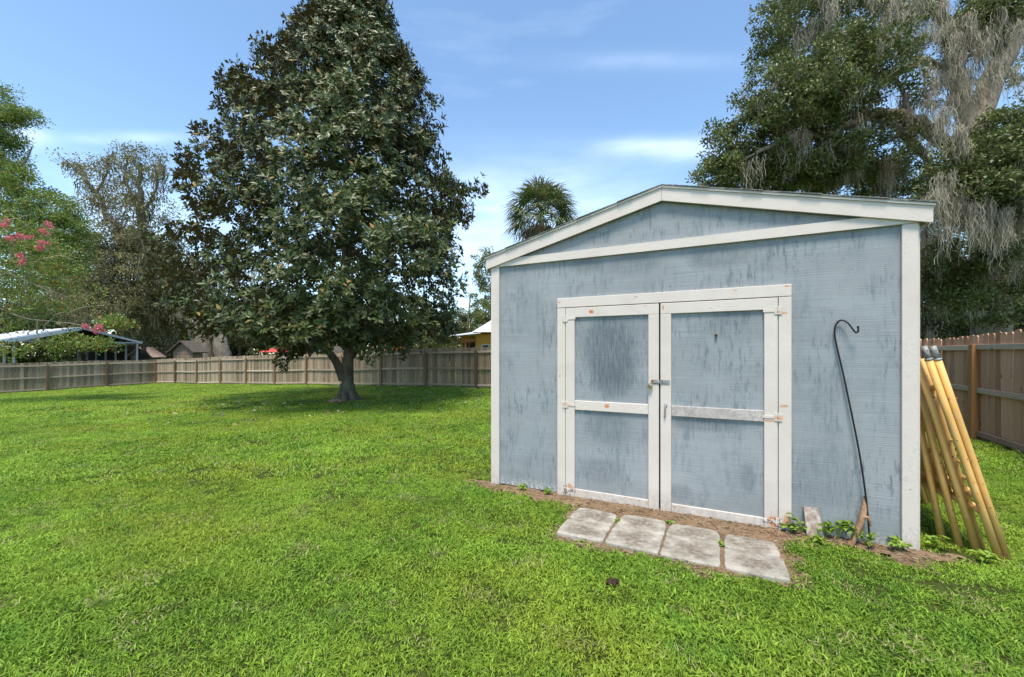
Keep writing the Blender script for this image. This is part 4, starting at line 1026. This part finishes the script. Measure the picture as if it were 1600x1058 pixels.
M_pink = mat_leaf('pink_blossom', (0.55, 0.09, 0.15), (0.80, 0.27, 0.33), None, None, 0.7, 0.2, 0.3)
M_myrtle = mat_leaf('myrtle_leaf', (0.08, 0.14, 0.025), (0.30, 0.38, 0.09), (0.38, 0.14, 0.03), None, 0.5, 0.35, 0.3, 0.92)
def build_myrtle():
    T = Tree(51); r = T.r; D = 17.0
    g = lambda x, y, dd=0: px(x, y, D + dd)
    base = g(-150, 580); base[2] = float(gz(base[0], base[1]))
    for k, pts in enumerate([[base, g(-120, 480), g(-60, 420), g(0, 425), g(50, 442), g(85, 455), g(115, 470)], [base, g(-110, 500), g(-50, 440), g(20, 432), g(60, 448), g(80, 458)],
                             [base, g(-100, 520), g(-20, 480), g(20, 492), g(60, 500), g(110, 505), g(150, 512)], [g(-20, 485), g(0, 490), g(10, 510)], [g(70, 510), g(90, 492), g(120, 482), g(145, 478)],
                             [base, g(-130, 420), g(-80, 340), g(-20, 350), g(30, 340), g(48, 335)], [g(-60, 420), g(-10, 390), g(40, 375), g(70, 350)], [g(0, 425), g(50, 410), g(90, 400), g(108, 402)], [g(60, 500), g(60, 530), g(90, 545), g(125, 542), g(180, 540)], [base, g(-60, 540), g(0, 540), g(30, 545)]]):
        T.limb(pts, 0.05 if k in (0, 1, 2, 5, 9) else 0.028, 0.010, 6, 22, trunk=(k == 0), wob=0.02)
    blobs = [(20, 370, 60, 40, D, 1.5, 60), (60, 400, 60, 30, D, 1.3, 40), (20, 440, 50, 30, D, 1.3, 30), (100, 430, 40, 20, D, 1, 22), (70, 475, 60, 22, D, 1, 22), (20, 500, 30, 22, D, 1, 14), (120, 535, 42, 10, D, 0.6, 36), (180, 505, 24, 10, D, 0.6, 24), (70, 545, 40, 10, D, 0.7, 12), (160, 540, 30, 8, D, .5, 12), (-80, 400, 80, 90, D, 2, 90), (10, 548, 22, 16, D, 0.6, 14), (60, 470, 90, 60, D + 1, 1.5, 45)]
    cen = blob_boughs(r, blobs); T.connect(cen, 0.006, 0.02, 4)
    lf = bough_leaves(cen, 0.20 + 0.22 * r.random(len(cen)), 30, 0.12, 0.06, r, 0.7)
    fl = [(10, 348), (66, 362), (70, 378), (16, 371), (35, 370), (43, 372), (28, 400), (36, 408), (157, 514), (148, 516), (131, 512), (75, 350), (3, 352), (66, 388), (-30, 380)]
    fc = np.array([g(x, y, -1.2) for x, y in fl]); fcl = np.repeat(fc, 3, 0) + r.standard_normal((len(fc) * 3, 3)) * 0.06
    fv = bough_leaves(fcl, 0.10, 40, 0.045, 0.04, r, 0.8)
    T.finish('crepe_myrtle', 'leaning shrub with pink blossoms over the fence at the left edge', 'flowering tree', base, M_palebark, lf, M_myrtle, extra=[('blossoms', fv, M_pink)])
build_myrtle()

# sabal palm behind the roof
def build_palm():
    D = 25.0; c = px(846, 335, D); base = np.array([c[0], c[1], -0.2])
    r = np.random.default_rng(61)
    M_frond = mat_leaf('palm_frond', (0.045, 0.085, 0.018), (0.17, 0.23, 0.075), (0.28, 0.22, 0.12), None, 0.45, 0.45, 0.2, 0.90)
    M_dead = mat_leaf('dead_frond', (0.16, 0.11, 0.065), (0.34, 0.27, 0.18), None, None, 0.9, 0.1, 0.15)
    root = thing('palm_tree', 'round-headed fan palm rising above the left side of the shed roof', 'palm tree', tuple(base))
    v, f = tube_np(smooth_path([base, base + (0.1, 0, 4), c + (0, 0, -0.3)], 20), np.linspace(0.19, 0.17, 21), 10); link('trunk', mesh_np('trunk', v - base, f, M_palebark, True), root)
    st = []
    for k in range(84):
        dead = k >= 70 or k in (33, 41, 52, 58)
        a = k * 2.399; el = (1.35 - 1.75 * (k / 71) ** 0.9) if not dead else -0.75 - 0.4 * r.random()
        d = np.array([math.cos(a) * math.cos(el), math.sin(a) * math.cos(el), math.sin(el)])
        L = (1.35 + 0.45 * r.random()) if not dead else 1.0
        hub = c + d * L * 0.85 + np.array([0, 0, -0.10 * L])
        pth = smooth_path([c, c + d * L * 0.5 + (0, 0, 0.08), hub], 6); st.append(tube_np(pth, 0.018, 4))
        side = unit(np.cross(d, [0, 0, 1.0])); up = np.cross(side, d)
        V, F = [], []
        n = 26
        for q in range(n):
            th = (q / (n - 1) - 0.5) * (3.6 if not dead else 1.6)
            dd = unit(d * math.cos(th) + side * math.sin(th) - up * 0.28 * abs(math.sin(th)) + r.standard_normal(3) * 0.05)
            ll = (1.36 - 0.22 * abs(th) / 1.8) * (0.85 + 0.25 * r.random()); w = 0.030
            s2 = unit(np.cross(dd, up)); o = len(V)
            m1 = hub + dd * ll * 0.55; tp = hub + dd * ll + np.array([0, 0, -0.28 * ll - 0.1 * r.random()])
            V += [hub - s2 * 0.008, hub + s2 * 0.008, m1 + s2 * w + (0, 0, -0.02), m1 - s2 * w + (0, 0, -0.02), tp]
            F += [(o, o + 1, o + 2), (o, o + 2, o + 3), (o + 3, o + 2, o + 4)]
        link('frond', mesh_np('frond', np.array(V) - base, np.array(F), M_dead if dead else M_frond), root)
    v, f = join_np(st); link('frond_stems', mesh_np('frond_stems', v - base, f, M_frond, True), root)
build_palm()

# trees of the background, each its own crown and trunk
M_bgleaf = mat_leaf('background_leaf', (0.09, 0.115, 0.03), (0.26, 0.28, 0.10), (0.15, 0.13, 0.07), None, 0.6, 0.25, 0.2)
M_shadeleaf = mat_leaf('shade_darkened_leaf', (0.018, 0.030, 0.009), (0.060, 0.080, 0.024), None, None, 0.5, 0.35, 0.12)  # the dense shade around these trees is put into the leaf colour
def bg_tree(seed, x, d, top, halfw, low, label, leafm, n=90, leaf=0.28, moss=0, per=60, name='background_tree', grp='trees beyond the fences'):
    """x, top, halfw, low are photo pixels at depth d"""
    T = Tree(seed); r = T.r; base = px(x, 560, d); base[2] = float(gz(base[0], base[1])) - 0.05
    tp = px(x, top, d); s = d / FPX
    T.limb([base, (base * 0.6 + tp * 0.4) + r.standard_normal(3) * 0.3, base * 0.15 + tp * 0.85], 0.02 * (tp[2] - base[2]) + 0.08, 0.05, 8, 12, True)
    for k in range(7):
        a = k * 2.4; h = 0.35 + 0.07 * k; st = base * (1 - h) + tp * h
        T.limb([st, st + np.array([math.cos(a), math.sin(a), 0.6]) * halfw * s * 0.5], 0.09, 0.03, 6, 5)
    blobs = []
    cy = (top + low) / 2; hh = (low - top) / 2
    for k in range(6):
        a = r.random() * 6.28; q = 0.55
        blobs.append((x + math.cos(a) * halfw * q, cy + math.sin(a) * hh * q, halfw * 0.52, hh * 0.52, d + r.standard_normal() * halfw * s * 0.3, halfw * s * 0.5, n // 6))
    cen = blob_boughs(r, blobs); cen = cen[cen[:, 2] > base[2] + 0.4]
    T.connect(cen[::3], 0.02, 0.07, 4)
    lf = bough_leaves(cen, (0.09 + 0.08 * r.random(len(cen))) * halfw * s * 1.6, per, leaf, leaf * 0.55, r, 0.65)
    mo = None
    if moss: a = cen[r.integers(0, len(cen), moss)]; mo = moss_np(a, 0.8 + 1.2 * r.random(moss), r, 12, 0.22, 0.03)
    T.finish(name, label, 'tree', base, M_oakbark, lf, leafm, mo, M_mossd, grp)
bg_tree(71, 768, 40, 388, 36, 500, 'pale green tree rising behind the white-roofed house, top beside the shed eave', M_bgleaf, 110, 0.20)
bg_tree(72, 735, 46, 440, 34, 540, 'low bushy tree between the magnolia and the white-roofed house', M_bgleaf, 110, 0.22)
bg_tree(73, 660, 52, 470, 50, 560, 'distant tree seen under the right side of the magnolia crown', M_bgleaf, 120, 0.25)
bg_tree(74, 560, 56, 440, 60, 560, 'distant tree seen behind the magnolia trunk', M_shadeleaf, 120, 0.28)
bg_tree(75, 440, 54, 450, 60, 562, 'distant bushy tree behind the red canopy', M_bgleaf, 140, 0.26, 30)
bg_tree(76, 372, 50, 470, 40, 562, 'bushy tree just right of the twin leaning trunks', M_shadeleaf, 110, 0.24, 30)
bg_tree(77, 255, 56, 420, 70, 562, 'dark tree behind the small wooden sheds beyond the fence', M_shadeleaf, 170, 0.28, 60)
bg_tree(78, 130, 58, 440, 90, 562, 'dark wide tree behind the carport', M_shadeleaf, 200, 0.28, 60)
bg_tree(79, 10, 55, 430, 90, 562, 'dark tree behind the left end of the carport', M_shadeleaf, 180, 0.28, 30)
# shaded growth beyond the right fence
bg_tree(81, 1455, 24, 330, 75, 560, 'dark shaded tree beyond the fence just right of the shed corner', M_shadeleaf, 220, 0.15, 60, 70)
bg_tree(82, 1560, 23, 380, 75, 560, 'dark shaded tree beyond the fence at the right edge', M_shadeleaf, 200, 0.15, 40, 70)
bg_tree(83, 1680, 22, 300, 95, 560, 'dark tree beyond the fence outside the right edge', M_shadeleaf, 200, 0.16, 20, 60)
bg_tree(84, 1500, 34, 300, 130, 562, 'far dark tree filling the gaps behind the mossy oak', M_shadeleaf, 240, 0.22, 0, 60)
bg_tree(85, 1370, 30, 270, 110, 560, 'dark tree hidden mostly behind the shed roof ridge', M_shadeleaf, 160, 0.20, 20, 60)

def far_woods():
    r = np.random.default_rng(95); n = 1700
    a = R(90) + (r.random(n) * 2 - 1) * R(100); q = 80 + 14 * r.random(n); X = np.cos(a) * q; Y = np.sin(a) * q
    top = 5.5 + 3.5 * vnoise(a * 20, a * 0 + 3, 1.0, 31) + 1.5 * vnoise(a * 70, a * 0 + 9, 1.0, 32)
    cen = np.column_stack([X, Y, -1 + r.random(n) ** 0.8 * top])
    v, f = bough_leaves(cen, 2.0, 60, 0.9, 0.55, r, 0.8)
    tag(link('far_woods', mesh_np('far_woods', v, f, M_bgleaf)), kind='stuff')
far_woods()

# ------------------------------------------------------------------ far buildings
M_tin = mat_plain('white_metal_roof', (0.62, 0.63, 0.64), 0.45, 0.5, 0.12, 2)
M_greymetal = mat_plain('grey_metal', (0.36, 0.38, 0.40), 0.5, 0.5, 0.15, 3)
M_orange = mat_plain('orange_stucco', (0.50, 0.26, 0.06), 0.85, 0.2, 0.12, 3)
M_oldwood = mat_plain('old_shed_wood', (0.22, 0.155, 0.115), 0.9, 0.2, 0.35, 5)
M_brownroof = mat_plain('brown_roof', (0.10, 0.08, 0.065), 0.9, 0.2, 0.25, 4)
M_red = mat_plain('red_canvas', (0.48, 0.06, 0.05), 0.7, 0.3, 0.15, 4)
M_glass = mat_plain('dark_glass', (0.03, 0.04, 0.045), 0.1, 0.6, 0.1, 3)
M_beam = mat_plain('brown_beam', (0.25, 0.10, 0.035), 0.8, 0.2, 0.2, 4)

def house():
    D = 34.0; s = D / FPX
    o = px(668, 545, D); root = thing('orange_house', 'orange walled house with a white metal roof between the magnolia and the shed', 'house', (o[0], o[1], -0.3))
    x0 = px(742, 545, D)[0] - o[0]; zt = lambda y: CAMZ + 0.3 - (y - CYP) * s
    m = MB(); m.box(x0, 14, 0.6, 9, 0, zt(521), 0.01); m.build('wall', M_orange, root)
    px0 = px(701, 0, D)[0] - o[0]
    m = MB(); m.box(px0 + 0.6, x0 - 0.01, 3.2, 3.4, 0, zt(523)); m.build('porch_wall', M_orange, root)
    for k in range(3):
        xa = px0 + 0.75 + k * 0.62; m = MB(); m.box(xa, xa + 0.52, 3.1, 3.19, zt(545), zt(534)); w_ = m.build('window', M_beam, root)
        m = MB(); m.box(xa + 0.05, xa + 0.47, 3.08, 3.067, zt(544.5), zt(534.8)); m.build('pane', M_glass, w_)
    m = MB(); m.box(px0 + 0.1, x0 - 0.02, 0.1, 0.3, zt(533), zt(529.5)); m.build('porch_beam', M_beam, root)
    for q in (px0 + 0.2, px0 + 1.3): m = MB(); m.box(q, q + 0.12, 0.12, 0.28, 0, zt(533) - 0.01); m.build('porch_post', M_beam, root)
    # low porch roof and steep main roof
    a = [(px0 - 0.15, -0.25, zt(526.5)), (x0 + 0.5, -0.25, zt(521)), (x0 + 0.5, 3.6, zt(514)), (px0 - 0.15, 3.6, zt(522))]
    bm = bmesh.new(); tp = [bm.verts.new((p[0], p[1], p[2] + 0.07)) for p in a]; bt = [bm.verts.new(p) for p in a]
    bm.faces.new(tp); bm.faces.new(bt[::-1])
    for i in range(4): bm.faces.new((bt[i], bt[(i + 1) % 4], tp[(i + 1) % 4], tp[i]))
    me = bpy.data.meshes.new('porch_roof'); bm.to_mesh(me); bm.free(); me.materials.append(M_tin); link('porch_roof', me, root)
    xr0 = px(738, 0, D)[0] - o[0]
    bm = bmesh.new(); zz = zt(519); ap = zt(455)
    q = [bm.verts.new(p) for p in [(xr0, -0.2, zz), (14.5, -0.2, zz), (14.5, 9.5, zz), (xr0, 9.5, zz), (xr0 + 4.6, 4.6, ap), (10, 4.6, ap)]]
    for f in [(0, 1, 5, 4), (1, 2, 5), (2, 3, 4, 5), (3, 0, 4), (3, 2, 1, 0)]: bm.faces.new([q[i] for i in f])
    me = bpy.data.meshes.new('roof'); bm.to_mesh(me); bm.free(); me.materials.append(M_tin); rf_ = link('roof', me, root)
    for k in range(14):
        xx = xr0 + 0.3 + k * 0.4
        f_ = min(1, (xx - xr0) / 4.6)
        m = MB(); m.tube([(xx, -0.2, zz + 0.03), (xx, -0.2 + 4.8 * f_, zz + (ap - zz) * f_ + 0.03)], 0.02, 4); m.build('standing_seam', M_tin, rf_)
    m = MB(); m.box(px(752, 0, D)[0] - o[0], px(764, 0, D)[0] - o[0], 0.52, 0.59, zt(549), zt(538)); w_ = m.build('window', M_tin, root)
    m = MB(); m.box(px(753, 0, D)[0] - o[0], px(763, 0, D)[0] - o[0], 0.50, 0.519, zt(548), zt(539)); m.build('pane', M_glass, w_)
house()

def carport():
    g0 = -0.95; o = px(128, 0, 36.0)
    root = thing('carport', 'open metal carport with a low gable roof beyond the left fence', 'carport', (o[0], 36.0, g0), math.atan2(UY[1], UY[0]))
    RZ, EZ, HW = 3.72 - g0, 2.52 - g0, 4.15
    def slab(name, xa, za, xb, zb, th, y0, y1, mt):
        m = MB(); m.prism([(xa, za), (xb, zb), (xb, zb - th), (xa, za - th)], y0, y1); return m.build(name, mt, root)
    for sg in (-1, 1):
        slab('roof_sheet', sg * HW, EZ, sg * 0.004, RZ, 0.05, 0.06, 15, M_tin)
        slab('shade_underlay', sg * HW, EZ - 0.06, sg * 0.004, RZ - 0.06, 0.03, 0.07, 14.9, M_dark)  # added dark sheet, the shade under the roof put into its colour
        slab('fascia', sg * (HW + 0.02), EZ + 0.01, sg * 0.01, RZ + 0.01, 0.30 if sg < 0 else 0.20, -0.02, 0.055, M_tin if sg < 0 else M_greymetal)
        m = MB(); m.box(sg * (HW + 0.045) - 0.02, sg * (HW + 0.045) + 0.02, -0.02, 15, EZ - 0.13, EZ + 0.01); m.build('gutter', M_tin, root)
        for k in range(7):
            m = MB(); m.box(sg * 3.85 - 0.06, sg * 3.85 + 0.06, 0.08 + 2.2 * k, 0.20 + 2.2 * k, 0, EZ - 0.02); m.build('post', M_greymetal, root)
    m = MB(); m.box(4.6, 4.7, 0.5, 15, 0, EZ - 0.3); m.build('shade_backing', M_dark, root)  # added near-black sheet standing for the shade inside the open carport
    m = MB(); m.box(-3.8, 3.8, 0.085, 0.16, EZ - 0.16, EZ - 0.04); m.build('tie_beam', M_greymetal, root)
carport()
def hut(cx, D, y_e, y_a, hw, label, wallm, roofm, depth=4, boards=8):
    s = D / FPX; o = px(cx, 0, D); g0 = float(gz(o[0], D)); zt = lambda y: CAMZ - (y - CYP) * s - g0
    root = thing('wooden_hut', label, 'hut', (o[0], D, g0)); w = hw * s
    n = boards; hgt = zt(y_e)
    for k in range(n):
        z0 = hgt * k / n; m = MB(); m.box(-w, w, -0.02 - 0.01 * (k % 2), 0.02, z0 + 0.01, z0 + hgt / n - 0.01); m.build('board', wallm, root)
    m = MB(); m.box(-w, w, 0.03, depth, 0, hgt); m.build('wall', wallm, root)
    m = MB(); m.prism([(-w, hgt + 0.01), (w, hgt + 0.01), (0, zt(y_a) - 0.12)], 0.0, 0.1); m.build('gable', wallm, root)
    for sg in (-1, 1):
        m = MB(); m.prism([(0, zt(y_a)), (sg * (w + 0.35), hgt - 0.12), (sg * (w + 0.35), hgt - 0.22), (0, zt(y_a) - 0.1)], -0.35, depth + 0.2); m.build('roof_slope', roofm, root)
hut(286, 37, 548, 532, 15, 'small old wooden hut with a dark gable roof left of the leaning oak trunks', M_oldwood, M_brownroof, 1.2)
hut(222, 41, 556, 542, 17, 'low hut with a pale pinkish roof partly hidden right of the carport', M_oldwood, mat_plain('faded_pink_roof', (0.36, 0.26, 0.21), 0.9, 0.2, 0.2, 3), 1.0)
hut(498, 40, 548, 532, 20, 'small brown hut peeping over the fence behind the magnolia trunk', M_oldwood, M_brownroof)
cn = px(432, 553, 38); root = thing('red_canopy', 'red garden canopy showing just above the back fence', 'canopy', (cn[0], 38, -0.9))
bm = bmesh.new(); a = [bm.verts.new(p) for p in [(-1.0, -1, 2.45), (1.0, -1, 2.45), (1.0, 1, 2.45), (-1.0, 1, 2.45), (0, 0, 2.95)]]
for f in [(0, 1, 4), (1, 2, 4), (2, 3, 4), (3, 0, 4)]: bm.faces.new([a[i] for i in f])
me = bpy.data.meshes.new('canopy_cloth'); bm.to_mesh(me); bm.free(); me.materials.append(M_red); cl_ = link('canopy_cloth', me, root)
sm = cl_.modifiers.new('thick', 'SOLIDIFY'); sm.thickness = 0.02
for (x, y) in ((-0.95, -0.95), (0.95, -0.95), (0.95, 0.95), (-0.95, 0.95)):
    m = MB(); m.tube([(x, y, 0), (x, y, 2.45)], 0.03, 6); m.build('pole', M_greymetal, root)
# orange flowering bush by the fence, right of the magnolia trunk
M_orfl = mat_leaf('orange_blossom', (0.60, 0.12, 0.03), (0.80, 0.28, 0.06), None, None, 0.7, 0.2, 0.3)
def bush(x, y, d, hw, label, fl):
    T = Tree(int(x)); r = T.r; base = px(x, 560, d); base[2] = float(gz(base[0], base[1])); s = d / FPX
    top = CAMZ - (y - CYP) * s
    for k in range(6): a = k * 1.05; T.limb([base, base + np.array([math.cos(a) * hw * s * 0.5, math.sin(a) * hw * s * 0.5, (top - base[2]) * 0.8])], 0.03, 0.012, 5, 6, trunk=(k == 0))
    n = 60; q = unit(r.standard_normal((n, 3))) * (0.5 + 0.5 * r.random((n, 1))) * np.array([hw * s, hw * s * 0.8, (top - base[2]) * 0.5]); cen = base + np.array([0, 0, (top - base[2]) * 0.52]) + q
    lf = bough_leaves(cen, 0.28, 45, 0.12, 0.06, r)
    u = cen[np.argsort(-cen[:, 2])[:22]] + np.array([0, -0.12, 0.10]); fv = bough_leaves(u, 0.15, 26, 0.11, 0.10, r)
    T.finish('flowering_bush', label, 'bush', base, M_palebark, lf, M_bgleaf, extra=[('blossoms', fv, fl)])
bush(628, 540, 26, 26, 'bush with orange flowers just over the back fence right of the magnolia trunk', M_orfl)
bush(600, 544, 27, 12, 'small orange flowered bush over the fence nearer the magnolia trunk', M_orfl)

# ------------------------------------------------------------------ small things on the ground
M_weed = mat_leaf('weed_leaf', (0.12, 0.20, 0.02), (0.32, 0.46, 0.06), None, None, 0.45, 0.35, 0.3)
def weed(s, o, h, n, label, seed, ll=0.045):
    r = np.random.default_rng(seed); b = np.array(shed_w(s, -o, 0)); b[2] = float(gz(b[0], b[1])) + 0.01
    root = thing('weed', label, 'weed', tuple(b), 0, 'weeds growing at the foot of the shed'); V, F, st = [], [], []
    for k in range(n):
        a = r.random() * 6.28; L = 0.85 * h * (0.5 + 0.6 * r.random()); tip = np.array([math.cos(a) * L * 0.5, math.sin(a) * L * 0.5, L])
        if (tip @ np.array([UY[0], UY[1], 0])) > o - 0.02: tip[:2] -= UY * (abs(tip @ np.array([UY[0], UY[1], 0])))
        st.append(tube_np(smooth_path([(0, 0, 0), tip * np.array([0.3, 0.3, 0.6]), tip], 5), 0.0022, 4))
        pos = np.repeat((tip * np.array([1, 1, 1]))[None], 4, 0) * np.array([1, 1, 0.7 + 0.3 * r.random()]); dd = unit(r.standard_normal((4, 3)) * np.array([1, 1, 0.3]))
        v, f = leaves_np(pos, dd, ll, ll * 0.62, r, unit(np.array([[0, 0, 1.0]] * 4) + r.standard_normal((4, 3)) * 0.25)); V.append((v, f))
    v, f = join_np(V); link('leaves', mesh_np('leaves', v, f, M_weed), root)
    v, f = join_np(st); link('stems', mesh_np('stems', v, f, M_weed, True), root)
weed(2.86, 0.06, 0.09, 9, 'green weed at the bottom of the right door casing', 1)
weed(2.93, 0.05, 0.20, 5, 'tall thin weed behind the left edge of the leaning board', 2)
weed(3.09, 0.06, 0.15, 5, 'weed growing just right of the leaning board', 3)
weed(3.17, 0.05, 0.19, 8, 'tallest leafy weed, between the leaning board and the branch', 4, 0.06)
weed(3.33, 0.08, 0.15, 9, 'broad leafed weed between the dead branch and the hook', 5, 0.055)
weed(3.53, 0.07, 0.11, 8, 'small weed beside the white corner board', 6, 0.05)
weed(3.02, 0.17, 0.06, 10, 'low weed in front of the leaning board', 7)
weed(0.72, 0.08, 0.07, 7, 'small weed at the left door casing', 8)
weed(0.40, 0.08, 0.07, 7, 'small weed below the flaking paint left of the doors', 9)
weed(1.935, 0.33, 0.05, 5, 'tiny weed in the joint at the shed side between the middle slabs', 10, 0.03)
weed(1.52, 0.50, 0.05, 5, 'tiny weed in the joint between the two left slabs', 11, 0.03)
weed(2.35, 0.60, 0.05, 6, 'tiny weed in the joint between the two right slabs', 12, 0.03)
weed(3.80, -0.12, 0.12, 8, 'weed among the feet of the scaffold frames near the corner board', 13, 0.05)
weed(4.02, 0.0, 0.10, 8, 'weed between the scaffold feet farther right', 14, 0.05)

# litter: dry bits on the bare soil and fallen magnolia leaves on the lawn
r = np.random.default_rng(90)
M_bits = mat_leaf('dry_bits', (0.10, 0.065, 0.035), (0.42, 0.33, 0.22), None, None, 0.9, 0.1, 0.0)
n = 9000; s = r.uniform(-0.7, 4.5, n); o_ = r.uniform(0.0, 1.2, n); P = np.stack([SO[0] + s * UX[0] - o_ * UY[0], SO[1] + s * UX[1] - o_ * UY[1]], -1)
k = soil_mask(P[:, 0], P[:, 1]) > -0.06
for (_, _, s0, s1, a0, a1) in PAVERS: k &= ~((s > s0) & (s < s1) & (o_ > a0) & (o_ < a1))
P = P[k]; pos = np.column_stack([P, gz(P[:, 0], P[:, 1]) + 0.018 + 0.006 * r.random(len(P))])
dd = unit(r.standard_normal((len(P), 3)) * np.array([1, 1, 0.15]))
v, f = leaves_np(pos, dd, 0.045, 0.007, r); tag(link('soil_litter', mesh_np('soil_litter', v, f, M_bits)), kind='stuff')
M_fallen = mat_leaf('fallen_leaf', (0.22, 0.14, 0.07), (0.55, 0.48, 0.38), None, None, 0.8, 0.2, 0.1)
n = 200; a = r.random(n) * 6.283; q = 6.5 * r.random(n) ** 0.6; X = -5.6 + q * np.cos(a); Y = 14.3 + q * np.sin(a) * 0.75
pos = np.column_stack([X, Y, gz(X, Y) + 0.045]); dd = unit(r.standard_normal((n, 3)) * np.array([1, 1, 0.2]))
v, f = leaves_np(pos, dd, 0.13, 0.07, r); tag(link('fallen_leaves', mesh_np('fallen_leaves', v, f, M_fallen)), kind='stuff')
# mole mound
def mound(loc, rad, h, label, mat, name, cat):
    r = np.random.default_rng(5); bm = bmesh.new(); bmesh.ops.create_icosphere(bm, subdivisions=3, radius=1)
    for v in bm.verts:
        k = 1 + 0.25 * math.sin(v.co.x * 7 + v.co.y * 5) * math.sin(v.co.y * 6 + v.co.z * 4) + 0.12 * r.standard_normal()
        v.co = Vector((v.co.x * rad * 1.4 * k, v.co.y * rad * k, v.co.z * h * k))
    me = bpy.data.meshes.new(name); bm.to_mesh(me); bm.free(); me.materials.append(mat)
    tag(link(name, me, None, loc), label, cat)
mound((0.655, 2.69, 0.012), 0.030, 0.026, 'small dark lump of soil on the lawn in front of the slabs', mat_plain('dark_soil', (0.045, 0.03, 0.02), 0.95, 0.1, 0.5, 60), 'soil_lump', 'soil lump')
mound((-5.82, 13.75, float(gz(-5.8, 13.7)) + 0.05), 0.17, 0.07, 'flat brownish stone at the foot of the magnolia trunk', mat_plain('brown_stone', (0.30, 0.20, 0.14), 0.9, 0.2, 0.3, 9), 'stone', 'stone')
print('TRIS', sum(len(o.data.loop_triangles) if not o.data.calc_loop_triangles() else 0 for o in bpy.data.objects if o.type == 'MESH'))
